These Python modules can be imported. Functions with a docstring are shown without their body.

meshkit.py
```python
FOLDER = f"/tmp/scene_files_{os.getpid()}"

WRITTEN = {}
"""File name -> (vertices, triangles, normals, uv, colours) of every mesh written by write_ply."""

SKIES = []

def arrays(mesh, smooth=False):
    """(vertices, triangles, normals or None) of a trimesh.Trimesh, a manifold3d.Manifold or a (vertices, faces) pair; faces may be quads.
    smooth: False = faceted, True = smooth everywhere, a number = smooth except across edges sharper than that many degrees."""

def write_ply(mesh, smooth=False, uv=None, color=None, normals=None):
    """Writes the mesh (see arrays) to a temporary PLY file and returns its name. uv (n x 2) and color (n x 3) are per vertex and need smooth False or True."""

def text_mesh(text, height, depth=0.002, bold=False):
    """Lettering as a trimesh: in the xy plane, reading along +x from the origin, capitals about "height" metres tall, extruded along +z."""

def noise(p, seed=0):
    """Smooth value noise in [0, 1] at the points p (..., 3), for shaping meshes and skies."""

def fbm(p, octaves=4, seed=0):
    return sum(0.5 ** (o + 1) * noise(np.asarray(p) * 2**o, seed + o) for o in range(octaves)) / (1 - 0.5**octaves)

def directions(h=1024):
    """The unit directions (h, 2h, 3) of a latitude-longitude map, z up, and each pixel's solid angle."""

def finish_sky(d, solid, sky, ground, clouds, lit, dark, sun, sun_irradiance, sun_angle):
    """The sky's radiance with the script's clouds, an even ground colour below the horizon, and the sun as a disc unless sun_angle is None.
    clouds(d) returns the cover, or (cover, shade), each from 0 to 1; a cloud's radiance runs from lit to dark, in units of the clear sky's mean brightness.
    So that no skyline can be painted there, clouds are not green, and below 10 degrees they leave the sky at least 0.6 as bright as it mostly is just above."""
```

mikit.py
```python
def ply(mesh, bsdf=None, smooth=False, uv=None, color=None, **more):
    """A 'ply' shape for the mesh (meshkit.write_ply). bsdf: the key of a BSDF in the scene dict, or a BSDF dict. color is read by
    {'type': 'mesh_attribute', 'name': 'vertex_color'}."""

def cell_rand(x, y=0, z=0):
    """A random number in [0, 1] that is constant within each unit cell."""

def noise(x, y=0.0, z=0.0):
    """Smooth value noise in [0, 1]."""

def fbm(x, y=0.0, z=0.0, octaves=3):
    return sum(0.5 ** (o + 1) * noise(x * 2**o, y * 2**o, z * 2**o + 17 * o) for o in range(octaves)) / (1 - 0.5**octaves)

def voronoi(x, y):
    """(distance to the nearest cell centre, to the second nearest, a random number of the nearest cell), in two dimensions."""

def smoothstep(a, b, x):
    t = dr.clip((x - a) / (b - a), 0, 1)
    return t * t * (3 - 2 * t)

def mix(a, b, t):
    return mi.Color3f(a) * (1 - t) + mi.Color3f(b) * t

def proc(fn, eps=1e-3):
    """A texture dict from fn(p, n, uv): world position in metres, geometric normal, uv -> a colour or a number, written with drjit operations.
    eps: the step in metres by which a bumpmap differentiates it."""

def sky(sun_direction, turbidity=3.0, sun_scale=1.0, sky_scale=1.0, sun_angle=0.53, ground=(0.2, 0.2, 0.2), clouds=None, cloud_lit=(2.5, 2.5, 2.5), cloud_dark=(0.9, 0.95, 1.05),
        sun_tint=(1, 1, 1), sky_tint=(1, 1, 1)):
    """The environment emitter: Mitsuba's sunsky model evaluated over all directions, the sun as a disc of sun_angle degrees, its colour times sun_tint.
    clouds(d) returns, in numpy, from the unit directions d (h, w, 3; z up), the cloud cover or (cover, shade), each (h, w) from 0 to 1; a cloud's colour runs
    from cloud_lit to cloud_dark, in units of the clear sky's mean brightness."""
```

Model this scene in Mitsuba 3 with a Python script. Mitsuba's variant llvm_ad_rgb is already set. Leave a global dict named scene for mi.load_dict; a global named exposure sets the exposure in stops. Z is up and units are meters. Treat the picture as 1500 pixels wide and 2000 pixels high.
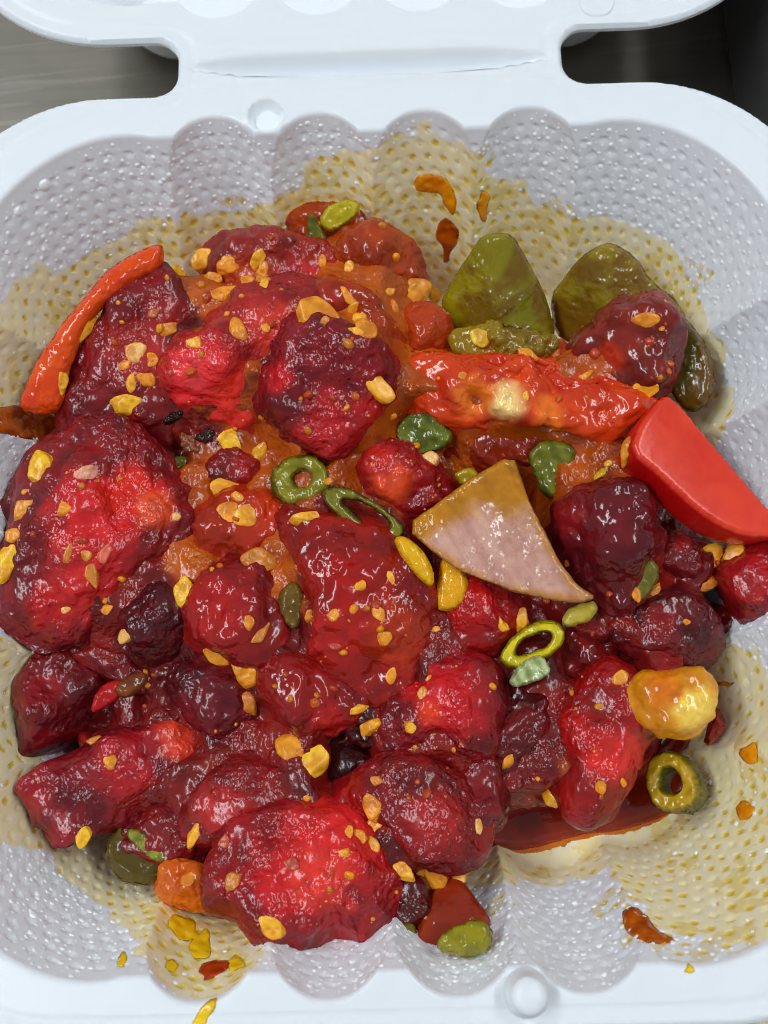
import math
import numpy as np, trimesh, drjit as dr, mitsuba as mi, mikit, meshkit
from shapely.geometry import Polygon, Point, LineString, box as sbox
from shapely.ops import unary_union
from scipy.spatial import Delaunay, cKDTree

# ------------------------------------------------------------------ camera, lamps, exposure
MM = 0.001
scene, labels = {}, {}
exposure = -0.18
EYE = np.array([2.15, -56.44, 230.1])                 # millimetres
TILT, YAW, ROLL, FPX = 0.28665, -0.02993, -0.02632, 2302.0
FWD = np.array([math.sin(YAW) * math.sin(TILT), math.cos(YAW) * math.sin(TILT), -math.cos(TILT)])
_u = np.array([0, 1, 0.0]); _u -= FWD * (_u @ FWD); _u /= np.linalg.norm(_u)
_r = np.cross(FWD, _u)
RIGHT = math.cos(ROLL) * _r + math.sin(ROLL) * _u
UP = math.cos(ROLL) * _u - math.sin(ROLL) * _r
T = mi.ScalarTransform4f
scene['camera'] = {'type': 'thinlens', 'fov': math.degrees(2 * math.atan(750 / FPX)), 'fov_axis': 'x', 'near_clip': 0.01, 'far_clip': 20.0,
                   'aperture_radius': 0.0009, 'focus_distance': 0.205,
                   'to_world': T().look_at(origin=(EYE * MM).tolist(), target=((EYE + 100 * FWD) * MM).tolist(), up=UP.tolist())}
# kitchen ceiling: two fluorescent troffers and the even bounce of the room
def ceiling_lamp(key, at, size, rz, radiance):
    m = T().translate(at).rotate([0, 0, 1], rz).rotate([1, 0, 0], 180).scale([size[0] / 2, size[1] / 2, 1])
    scene[key] = {'type': 'rectangle', 'to_world': m, 'bsdf': {'type': 'diffuse'},
                  'emitter': {'type': 'area', 'radiance': {'type': 'rgb', 'value': radiance}}}
ceiling_lamp('ceiling_lamp', [-0.72, 0.12, 1.25], (0.16, 1.2), 12, [23.0, 24.7, 26.0])
ceiling_lamp('ceiling_lamp_001', [0.80, 0.30, 1.4], (0.16, 1.2), -8, [18.0, 19.0, 19.6])
scene['room_light'] = {'type': 'constant', 'radiance': {'type': 'rgb', 'value': [0.31, 0.32, 0.335]}}
for k_, w_ in (('ceiling_lamp', 'long white fluorescent ceiling lamp above and left of the takeaway box'), ('ceiling_lamp_001', 'long white fluorescent ceiling lamp above and right of the takeaway box')):
    labels[k_] = {'label': w_, 'category': 'ceiling lamp'}

# ------------------------------------------------------------------ helpers
rng = np.random.default_rng(7)
def nz(v): return v / np.maximum(np.linalg.norm(v, axis=-1, keepdims=True), 1e-12)
def rays(pts):
    p = np.atleast_2d(np.asarray(pts, float))
    return nz(FWD + RIGHT * ((p[:, :1] - 750) / FPX) + UP * ((1000 - p[:, 1:2]) / FPX))
def px(x, y, z):
    d = rays([[x, y]])[0]
    return EYE + d * ((z - EYE[2]) / d[2])
def on_plane(pts, c, n):
    d = rays(pts)
    return EYE + d * (((c - EYE) @ n) / (d @ n))[:, None]
def sm(a, b, x):
    t = np.clip((x - a) / (b - a), 0, 1); return t * t * (3 - 2 * t)
def fb(p, s, o=3, seed=0): return meshkit.fbm(np.asarray(p) / s, o, seed) - 0.5
def vn(v, f):
    n = np.zeros_like(v); fn = np.cross(v[f[:, 1]] - v[f[:, 0]], v[f[:, 2]] - v[f[:, 0]])
    for k in range(3): np.add.at(n, f[:, k], fn)
    return nz(n)
def put(key, v, f, bsdf, color=None, smooth=True, **more):
    scene[key] = mikit.ply((np.asarray(v) * MM, f), bsdf, smooth=smooth, color=color, **more)
def tag(key, label, cat=None, group=None, kind=None):
    labels[key] = {k: w for k, w in (('label', label), ('category', cat), ('group', group), ('kind', kind)) if w}
_used = {}
def numbered(name):
    n = _used.get(name, 0); _used[name] = n + 1
    return name if n == 0 else f'{name}_{n:03d}'
def chaikin(p, k=2):
    p = np.asarray(p, float)
    for _ in range(k):
        q = np.roll(p, -1, 0); p = np.stack([0.75 * p + 0.25 * q, 0.25 * p + 0.75 * q], 1).reshape(-1, 2)
    return p

# ------------------------------------------------------------------ materials
VC = {'type': 'mesh_attribute', 'name': 'vertex_color'}
def bumped(inner, fn, eps, scale=1.0):
    return {'type': 'twosided', 'b': {'type': 'bumpmap', 'scale': scale, 't': mikit.proc(fn, eps), 'b': inner}}
def h_crust(p, n, uv):
    q = p * 1000.0
    a = mikit.noise(q.x * 1.25 + 3, q.y * 1.25, q.z * 1.25)
    b = mikit.noise(q.x * 2.5, q.y * 2.5 + 9, q.z * 2.5)
    patch = mikit.smoothstep(0.3, 0.6, mikit.noise(q.x * 0.25 + 5, q.y * 0.25, q.z * 0.25))
    return (a * 0.32 + b * 0.16) * MM * (0.22 + 0.78 * patch)
def h_smooth(p, n, uv):
    q = p * 1000.0
    patch = mikit.smoothstep(0.35, 0.6, mikit.noise(q.x * 0.22 + 5, q.y * 0.22, q.z * 0.22))
    return (mikit.noise(q.x * 1.0, q.y * 1.0, q.z * 1.0) * 0.30 + mikit.noise(q.x * 2.0, q.y * 2.0, q.z * 2.0) * 0.10) * MM * (0.25 + 0.75 * patch)
def h_plastic(p, n, uv):
    q = p * 1000.0
    return mikit.noise(q.x * 1.7, q.y * 1.7, q.z * 1.7) * 0.010 * MM
RP = lambda a: {'type': 'principled', 'base_color': VC, 'roughness': a, 'specular': 0.5}
scene['mat_crust'] = bumped(RP(0.23), h_crust, 6e-5)
scene['mat_glaze'] = bumped(RP(0.16), h_smooth, 6e-5)
scene['mat_skin'] = bumped(RP(0.27), h_plastic, 6e-5)
scene['mat_pool'] = {'type': 'twosided', 'b': RP(0.07)}
scene['mat_bit'] = bumped(RP(0.30), h_smooth, 6e-5)
scene['mat_flesh'] = bumped(RP(0.5), h_plastic, 6e-5)
scene['mat_plastic'] = {'type': 'twosided', 'b': {'type': 'principled', 'base_color': VC, 'roughness': 0.33, 'specular': 0.45}}
def c_steel(p, n, uv):
    q = p * 1000.0
    g = mikit.fbm(q.x * 0.02 + q.y * 0.004, q.y * 0.9, 0.0, 3)
    scratch = mikit.smoothstep(0.80, 0.86, mikit.noise(q.x * 0.035 + 4, (q.y - q.x * 0.10) * 1.3, 2.0))
    stain = mikit.smoothstep(0.5, 0.62, mikit.fbm(q.x * 0.03, q.y * 0.03, 5.0, 3))
    return mikit.mix(mikit.mix((0.34, 0.32, 0.27), (0.42, 0.39, 0.33), g), (0.50, 0.43, 0.35), stain * 0.35) + mi.Color3f(0.06) * scratch
scene['mat_steel'] = {'type': 'twosided', 'b': {'type': 'principled', 'base_color': mikit.proc(c_steel), 'metallic': 0.85, 'roughness': 0.36, 'specular': 0.5}}
scene['mat_dark'] = {'type': 'twosided', 'b': {'type': 'principled', 'base_color': {'type': 'rgb', 'value': [0.06, 0.058, 0.06]}, 'roughness': 0.4}}
scene['mat_water'] = {'type': 'principled', 'base_color': {'type': 'rgb', 'value': [0.80, 0.81, 0.83]}, 'roughness': 0.08, 'specular': 0.9, 'clearcoat': 1.0, 'clearcoat_gloss': 0.98}

# ------------------------------------------------------------------ counter and the dark case behind
cv = np.array([[-900, -700, 0], [900, -700, 0], [900, 900, 0], [-900, 900, 0.0]])
put('steel_counter', cv, np.array([[0, 1, 2], [0, 2, 3]]), 'mat_steel', smooth=False)
tag('steel_counter', 'brushed stainless steel counter under the white takeaway box', kind='structure')
c0 = px(1424, 205, 0)
import manifold3d as m3
bx = m3.Manifold.batch_hull([m3.Manifold.sphere(5, 24).translate([c0[0] + 5 + dx, c0[1] - 40 + 5 + dy, 5 + dz]) for dx in (0, 90) for dy in (0, 110) for dz in (0, 30)])
bm = bx.to_mesh(); put('dark_case', bm.vert_properties[:, :3], bm.tri_verts, 'mat_dark', smooth=40)
tag('dark_case', 'dark grey smooth-sided case standing at the far right behind the takeaway box', 'case')

# ------------------------------------------------------------------ takeaway box: base tray, rim, hinge, lid
RIMZ, CORE, A_OUT, PITCH = 42.0, 41.0, 81.2, 19.4
HINGE_Y = 87.25
def perimeter(n_side, n_corner):
    pts, nrm, ph, cor = [], [], [], []
    for q in range(4):
        a = q * math.pi / 2; c, s = math.cos(a), math.sin(a)
        R2 = np.array([[c, -s], [s, c]])
        for i in range(n_side):
            x = -CORE + 2 * CORE * i / n_side
            # side facing +y after no turn: run from +x to -x so that the loop is counter-clockwise
            pts.append(R2 @ [-x, CORE]); nrm.append(R2 @ [0, 1])
            if abs(x) <= 2 * PITCH: f_ = (x / PITCH) % 1.0; cr = 0
            else: f_ = ((abs(x) - 2 * PITCH) / 58.0); cr = 1
            ph.append(f_); cor.append(cr)
        for i in range(n_corner):
            t = i / n_corner * math.pi / 2
            pts.append(R2 @ [-CORE, CORE]); nrm.append(R2 @ [-math.sin(t), math.cos(t)])
            ph.append((2.2 + (i / n_corner) * 53.6) / 58.0); cor.append(1)
    return np.array(pts), np.array(nrm), np.array(ph), np.array(cor)
def bowl(n_side, n_corner, n_floor, n_wall, n_top, texture=True):
    P, N, ph, cor = perimeter(n_side, n_corner)
    def G(k):
        w = np.where(cor == 1, 1 - 0.06 * k ** 9, 1 - 0.24 * k ** 9)
        a = np.clip(np.abs(2 * ph - 1) / w, 0, 1)
        return 1 - a ** np.where(cor == 1, 4.5, 2.3)
    g = G(0.0)
    M = len(P); rows, wl = [], []
    R0 = 54.5 - CORE
    amp = np.where(cor == 1, 1.6, 4.2)
    edge = P + N * (R0 - 2.2 + amp * 0.9 * g)[:, None]
    for i in range(n_floor):
        t = (i + 0.4) / n_floor
        rows.append(np.c_[edge * t, np.full(M, 3.0)]); wl.append(np.full(M, -1.0))
    for i in range(6):
        a = i / 6 * 1.13
        rows.append(np.c_[P + N * (R0 - 2.2 + amp * (0.9 + 0.1 * i / 6) * g + 2.4 * math.sin(a))[:, None], np.full(M, 3 + 2.4 * (1 - math.cos(a)))]); wl.append(np.full(M, 0.0))
    k0z = 3 + 2.4 * (1 - math.cos(1.13)); k0r = R0 - 2.2 + 2.4 * math.sin(1.13)
    zt, rt = RIMZ - 1.1, 71.9 - CORE
    for i in range(n_wall):
        k = i / n_wall
        rows.append(np.c_[P + N * (k0r + (rt - k0r) * k + amp * G(k) * (1 - 0.05 * k))[:, None], np.full(M, k0z + (zt - k0z) * k)]); wl.append(np.full(M, 0.01 + 42.0 * k))
    g = G(1.0)
    for i in range(5):
        a = 1.13 * (1 - i / 5.0)   # turn over onto the rim
        rows.append(np.c_[P + N * (rt + amp * 0.95 * g + 1.3 * (math.sin(1.13) - math.sin(a)) * 0.9)[:, None], np.full(M, zt + 1.1 * (math.cos(a) - math.cos(1.13)) / (1 - math.cos(1.13)))]); wl.append(np.full(M, 60.0))
    r1 = rt + amp * 0.95 * g + 1.3 * math.sin(1.13) * 0.9
    for i in range(n_top + 1):
        t = i / n_top
        rows.append(np.c_[P + N * (r1 * (1 - t) + (77.6 - CORE) * t)[:, None], np.full(M, RIMZ)]); wl.append(np.full(M, 61.0))
    V = np.vstack(rows); L = len(rows)
    i, j = np.meshgrid(np.arange(L - 1), np.arange(M), indexing='ij')
    a, b = i * M + j, i * M + (j + 1) % M
    c, d = (i + 1) * M + (j + 1) % M, (i + 1) * M + j
    F = np.vstack([np.stack([a.ravel(), b.ravel(), c.ravel()], 1), np.stack([a.ravel(), c.ravel(), d.ravel()], 1)])
    V = np.vstack([V, [[0, 0, 3.0]]]); F = np.vstack([F, np.stack([np.full(M, len(V) - 1), (np.arange(M) + 1) % M, np.arange(M)], 1)])
    wl = np.r_[np.concatenate(wl), -1.0]
    nrm = vn(V, F)
    if nrm[len(V) - 1, 2] < 0: F = F[:, ::-1]; nrm = -nrm
    dim = np.zeros(len(V))
    if texture:
        # small diamond dimples pressed into floor and walls in staggered rows
        ang = np.r_[np.tile(np.arange(M), L), 0]
        s_len = np.r_[np.cumsum(np.linalg.norm(np.diff(P + N * 24, axis=0), axis=1)), 0]
        s = np.r_[np.tile(np.r_[0, s_len[:-1]], L), 0]
        fl = wl < 0
        u = np.where(fl, V[:, 0], s) / 2.9; w = np.where(fl, V[:, 1] / 5.0, wl / 6.0)
        row = np.round(w * 2); uu = u + 0.5 * (row % 2)
        du = np.abs(uu - np.round(uu)) * 2.9; dw = np.abs(w * 2 - row) * np.where(fl, 2.5, 3.0) / np.where(fl, 1.0, 1.3)
        dim = np.clip(1.25 - 1.25 * (du / 0.95 + dw / 0.85), 0, 1) ** 0.7
        dim *= (wl < 39.5)
        dim[wl == 0] = 0
        V = V - nrm * (0.32 * dim)[:, None]
    return V, F, wl, dim
SOCK = np.array([-PITCH, 76.2])
def socket(V):
    d = np.linalg.norm(V[:, :2] - SOCK, axis=1)
    V = V.copy(); k = (1 - sm(2.35, 3.3, d)) * (V[:, 2] > 39.0)
    V[:, 2] -= 2.1 * k
    ring = np.exp(-((d - 3.75) / 0.35) ** 2) * (V[:, 2] > 41.0); V[:, 2] += 0.22 * ring
    return V
TV, TF, TWL, TDIM = bowl(200, 112, 46, 104, 12)
TV = socket(TV)
def shell(V, F, t):
    n = vn(V, F); k = len(V)
    e = np.sort(np.vstack([F[:, [0, 1]], F[:, [1, 2]], F[:, [2, 0]]]), 1)
    return np.vstack([V, V - n * t]), np.vstack([F, F[:, ::-1] + k])

# oil film, stains and dye on the tray: matter with outlines, placed where it lies on the plastic
FILM = [[(-40, 860), (0, 560), (90, 520), (190, 500), (290, 430), (430, 420), (560, 380), (620, 290), (700, 300), (790, 262), (900, 262), (930, 330), (1020, 350), (1060, 430), (1200, 420), (1310, 480), (1350, 560), (1420, 700), (1430, 860), (1300, 900), (700, 700), (200, 800)],
        [(1250, 1250), (1400, 1240), (1520, 1300), (1540, 1860), (1480, 1830), (1380, 1850), (1250, 1790), (1170, 1660), (1100, 1640), (1020, 1720), (900, 1740), (880, 1640), (1000, 1560)],
        [(-50, 1250), (60, 1240), (60, 1500), (250, 1650), (420, 1760), (520, 1850), (480, 1960), (330, 1940), (270, 1850), (180, 1740), (60, 1650), (-30, 1640)]]
OILY = [(690, 390, 75), (650, 330, 40), (930, 430, 90), (860, 430, 110), (1000, 470, 80), (470, 430, 60), (830, 560, 90), (1290, 560, 70), (110, 600, 40), (370, 1830, 85), (420, 1900, 60), (970, 1760, 30), (1380, 1860, 90), (1300, 1590, 60), (1480, 1560, 60), (330, 470, 60), (450, 1960, 60), (1190, 1760, 40), (740, 1910, 25), (510, 1900, 20), (1160, 1655, 40), (1040, 1700, 36), (950, 1705, 40), (620, 360, 40), (560, 400, 40), (1330, 560, 60), (1090, 440, 60), (940, 330, 40), (60, 740, 60), (1480, 1720, 70), (1320, 1690, 40), (300, 1780, 40), (850, 385, 46), (875, 465, 46), (945, 400, 34), (1250, 1810, 50), (1462, 1472, 44), (1456, 1582, 44), (385, 1850, 90)]
def pix(V):
    d = V - EYE; w = d @ FWD
    return np.c_[750 + FPX * (d @ RIGHT) / w, 1000 - FPX * (d @ UP) / w]
def stain_world():
    """where the film lies on the box, as points of the box itself (millimetres)."""
    pass
def trace(pts, mesh_):
    loc, ir, it = mesh_.ray.intersects_location(np.tile(EYE, (len(pts), 1)), rays(pts), multiple_hits=False)
    out = np.full((len(pts), 3), np.nan); out[ir] = loc; tri = np.full(len(pts), -1); tri[ir] = it
    return out, tri
TRAY = trimesh.Trimesh(TV, TF, process=False)
wob = np.c_[fb(TV, 5.0, 3, 3), fb(TV, 5.0, 3, 4)] * 8.0
def flat_coord(V):
    """a development of the bowl: walls unrolled outwards, so that regions of the plastic are regions of a plane."""
    r = np.linalg.norm(V[:, :2], axis=1, keepdims=True); return V[:, :2] + V[:, :2] / np.maximum(r, 1e-6) * V[:, 2:3] * 0.9
TD = flat_coord(TV)
film = np.zeros(len(TV))
import shapely
for poly in FILM:
    hit, _ = trace(np.clip(chaikin(poly, 1), [-260, -200], [1800, 2060]), TRAY)
    hit = hit[~np.isnan(hit[:, 0])]
    pg = Polygon(flat_coord(hit)).buffer(0)
    q = TD + wob
    inside = shapely.contains_xy(pg, q[:, 0], q[:, 1])
    film = np.maximum(film, inside.astype(float))
for x_, y_, r_ in ((1150, 1665, 7.5), (1040, 1700, 6.0), (950, 1700, 5.0)):
    h_, _ = trace([(x_, y_)], TRAY); film = np.maximum(film, (np.linalg.norm(TV + np.c_[wob, wob[:, :1]] * 0.5 - h_[0], axis=1) < r_) * 1.0)
oil = np.zeros(len(TV))
hit, _ = trace([(a, b) for a, b, c in OILY], TRAY)
for h, (_, _, rad) in zip(hit, OILY):
    if not np.isnan(h[0]):
        d = np.linalg.norm(TV + np.c_[wob, wob[:, :1]] * 0.8 - h, axis=1) / (rad * 0.095)
        oil = np.maximum(oil, (d < 1) * 1.0)
WHITE, FILMC, OILC = np.array([0.765, 0.80, 0.83]), np.array([0.85, 0.75, 0.42]), np.array([0.66, 0.46, 0.006])
film = film * (TWL < 58)
gr = fb(TV, 1.6, 3, 11)
tc = WHITE + (FILMC - WHITE) * (film * np.clip(0.85 + 0.8 * gr, 0, 1))[:, None]
inpit = sm(0.25, 0.6, TDIM)
pit_oil = np.clip(oil + film * (fb(TV, 4.0, 2, 21) > 0.02), 0, 1) * inpit
thin_oil = oil * (TWL < 58) * (fb(TV, 2.6, 3, 31) > -0.02) * 0.42
tc = tc + (OILC - tc) * np.maximum(pit_oil * 0.95, thin_oil)[:, None]
BV, BF = shell(TV, TF, 0.7)
put('takeaway_box__base_tray', BV, BF, 'mat_plastic', color=np.vstack([tc, np.tile(WHITE, (len(TV), 1))]))

# flat rim, hinge strip and lid rim from one outline, then split
def rsq(half, rad, cx=0, cy=0):
    return sbox(cx - half + rad, cy - half + rad, cx + half - rad, cy + half - rad).buffer(rad, quad_segs=40)
LCY = 2 * HINGE_Y
flange = unary_union([rsq(A_OUT, 32), rsq(A_OUT, 32, 0, LCY), sbox(-36.0, 60, 36.0, 110)])
fill = flange.buffer(4.6, quad_segs=24).buffer(-4.6, quad_segs=24)
neck = fill.intersection(sbox(-48, 76, 48, 99))
outline = unary_union([flange, neck])
hole1 = rsq(77.6, 77.6 - CORE); hole2 = rsq(77.6, 77.6 - CORE, 0, LCY)
ring2d = outline.difference(hole1).difference(hole2)
def triangulate(pg, step, jitter=0.0, bstep=None):
    bstep = bstep or step * 0.8
    B = []
    for r in [pg.exterior, *pg.interiors]:
        n = max(12, int(r.length / bstep)); B += [r.interpolate(i / n, normalized=True).coords[0] for i in range(n)]
    B = np.array(B)
    x0, y0, x1, y1 = pg.bounds
    gx, gy = np.meshgrid(np.arange(x0, x1, step), np.arange(y0, y1, step * 0.866)); gx[1::2] += step / 2
    G = np.c_[gx.ravel(), gy.ravel()]
    G = G[shapely.contains_xy(pg.buffer(-step * 0.45), G[:, 0], G[:, 1])]
    X = np.vstack([B, G]); D = Delaunay(X).simplices
    cen = X[D].mean(1); D = D[shapely.contains_xy(pg, cen[:, 0], cen[:, 1])]
    p, q = X[D[:, 1]] - X[D[:, 0]], X[D[:, 2]] - X[D[:, 0]]; a = p[:, 0] * q[:, 1] - p[:, 1] * q[:, 0]
    D = D[np.abs(a) > 1e-9]; a = a[np.abs(a) > 1e-9]
    D = np.where((a < 0)[:, None], D[:, ::-1], D)
    return X, D, len(B)
def bdist(pg, X):
    out = np.full(len(X), 1e9); pts = shapely.points(X)
    for r in [pg.exterior, *pg.interiors]: out = np.minimum(out, shapely.distance(r, pts))
    return out
FX, FF, nb = triangulate(ring2d, 0.62)
d_out = shapely.distance(outline.exterior, shapely.points(FX))
z = RIMZ - 0.75 * (1 - np.clip(d_out / 0.9, 0, 1)) ** 2          # the edge rolls down
z += 0.28 * np.exp(-((d_out - 0.75) / 0.45) ** 2)                # a raised bead along it
z -= 0.30 * np.exp(-((d_out - 2.9) / 0.42) ** 2)                 # fine pressed line inside the edge
hx, hy = FX[:, 0], FX[:, 1] - HINGE_Y
lens = 2.5 * np.sqrt(np.clip(1 - (np.abs(hx) / 36.5) ** 4.0, 0, 1)) * sm(36.5, 20, np.abs(hx)) ** 0.45
inside_neck = np.abs(hx) < 36.4
gy = hy / np.maximum(lens * 1.1, 0.05)                           # +1 far edge of the groove, -1 near edge
tt = np.where(gy > -0.62, (1 - gy) / 1.62, (gy + 1) / 0.38)
z -= np.where(inside_neck & (np.abs(gy) < 1), 4.8 * sm(0, 1, np.clip(tt, 0, 1)) ** 0.8 * np.minimum(1, lens / 2.4), 0)
for yy in (4.7, -4.7):
    z -= 0.22 * np.exp(-((hy - yy) / 0.32) ** 2) * (np.abs(hx) < 38)
FV = socket(np.c_[FX, z])
cen = FX[FF].mean(1)[:, 1]
def sub_mesh(V, F):
    u, inv = np.unique(F, return_inverse=True); return V[u], inv.reshape(-1, 3)
WC = lambda n: np.tile(WHITE, (n, 1))
def thick_put(key, V, F, t=0.8):
    k = len(V)
    e = np.vstack([F[:, [0, 1]], F[:, [1, 2]], F[:, [2, 0]]]); es = np.sort(e, 1)
    _, idx, cnt = np.unique(es, axis=0, return_index=True, return_counts=True)
    be = e[idx[cnt == 1]]
    side = np.vstack([np.stack([be[:, 1], be[:, 0], be[:, 0] + k], 1), np.stack([be[:, 1], be[:, 0] + k, be[:, 1] + k], 1)])
    V2 = np.vstack([V, V - [0, 0, t]]); F2 = np.vstack([F, F[:, ::-1] + k])
    # separate skirt vertices keep the shading of the top clean
    sv = V2[side].reshape(-1, 3); sf = np.arange(len(sv)).reshape(-1, 3) + len(V2)
    Vn = np.vstack([V2, sv])
    put(key, Vn, np.vstack([F2, sf]), 'mat_plastic', color=WC(len(Vn)))
for key, sel in (('takeaway_box__rim', cen < 80.6), ('takeaway_box__hinge', (cen >= 80.6) & (cen < LCY - 80.6)), ('takeaway_box__lid__rim', cen >= LCY - 80.6)):
    v_, f_ = sub_mesh(FV, FF[sel]); thick_put(key, v_, f_)
LV, LF, lwl, ldim = bowl(90, 50, 10, 40, 6, texture=False)
LV[:, 1] = LCY - LV[:, 1]; LF = LF[:, ::-1]
lv2, lf2 = shell(LV, LF, 0.7)
put('takeaway_box__lid', lv2, lf2, 'mat_plastic', color=WC(len(lv2)))
def lathe(profile, n=40):
    p = np.asarray(profile, float); a = np.arange(n) / n * 2 * np.pi
    V = np.stack([p[:, 0][:, None] * np.cos(a), p[:, 0][:, None] * np.sin(a), np.repeat(p[:, 1][:, None], n, 1)], -1).reshape(-1, 3)
    i, j = np.meshgrid(np.arange(len(p) - 1), np.arange(n), indexing='ij')
    F = np.stack([i * n + j, i * n + (j + 1) % n, (i + 1) * n + (j + 1) % n, (i + 1) * n + j], -1).reshape(-1, 4)
    return V, np.vstack([F[:, [0, 1, 2]], F[:, [0, 2, 3]]])
pv, pf = lathe([(3.9, -0.8), (3.6, 0.1), (3.15, 0.5), (2.95, 2.4), (2.75, 3.9), (2.3, 4.5), (1.4, 4.8), (0.01, 4.85)])
pv = pv + [PITCH + 0.3, -76.0, RIMZ]
put('takeaway_box__locking_peg', pv, pf, 'mat_plastic', color=WC(len(pv)))
pv2, pf2 = lathe([(3.6, -0.4), (3.4, 0.12), (2.9, 0.2), (2.6, 0.12), (0.01, 0.16)])
q = px(1165, 3, RIMZ); put('takeaway_box__lid__locking_peg', pv2 + q, pf2, 'mat_plastic', color=WC(len(pv2)))
tag('takeaway_box', 'open white plastic takeaway box with fluted walls, holding the glazed chicken', 'takeaway box')
labels['takeaway_box__base_tray'] = {'label': 'fluted dimpled tray stained with yellow oil around the food'}

#FOOD
# ------------------------------------------------------------------ food builders
def lin(r, g, b):
    c = np.array([r, g, b]) / 255.0
    return np.where(c <= 0.04045, c / 12.92, ((c + 0.055) / 1.055) ** 2.4)
def frame(poly, z, lean=(0, 0)):
    """centre, axes and normal of a piece lying in the heap and turned up towards where one looks into the box from."""
    p = np.asarray(poly, float); pg = Polygon(p).buffer(0); c2 = pg.centroid.coords[0]
    c = px(c2[0], c2[1], z); n = nz(EYE - c)
    e1 = nz(RIGHT - n * (RIGHT @ n)); e2 = np.cross(n, e1)
    n2 = nz(n + lean[0] * e1 + lean[1] * e2)
    e1 = nz(e1 - n2 * (e1 @ n2)); e2 = np.cross(n2, e1)
    return c, e1, e2, n2
def local(poly, fr):
    c, e1, e2, n = fr
    w = on_plane(poly, c, n) - c
    return np.c_[w @ e1, w @ e2]
_ico = {s: trimesh.creation.icosphere(subdivisions=s) for s in (2, 3, 4, 5, 6)}
SOLID = []          # what later pieces can lie on: (key, vertices, faces)
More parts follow.
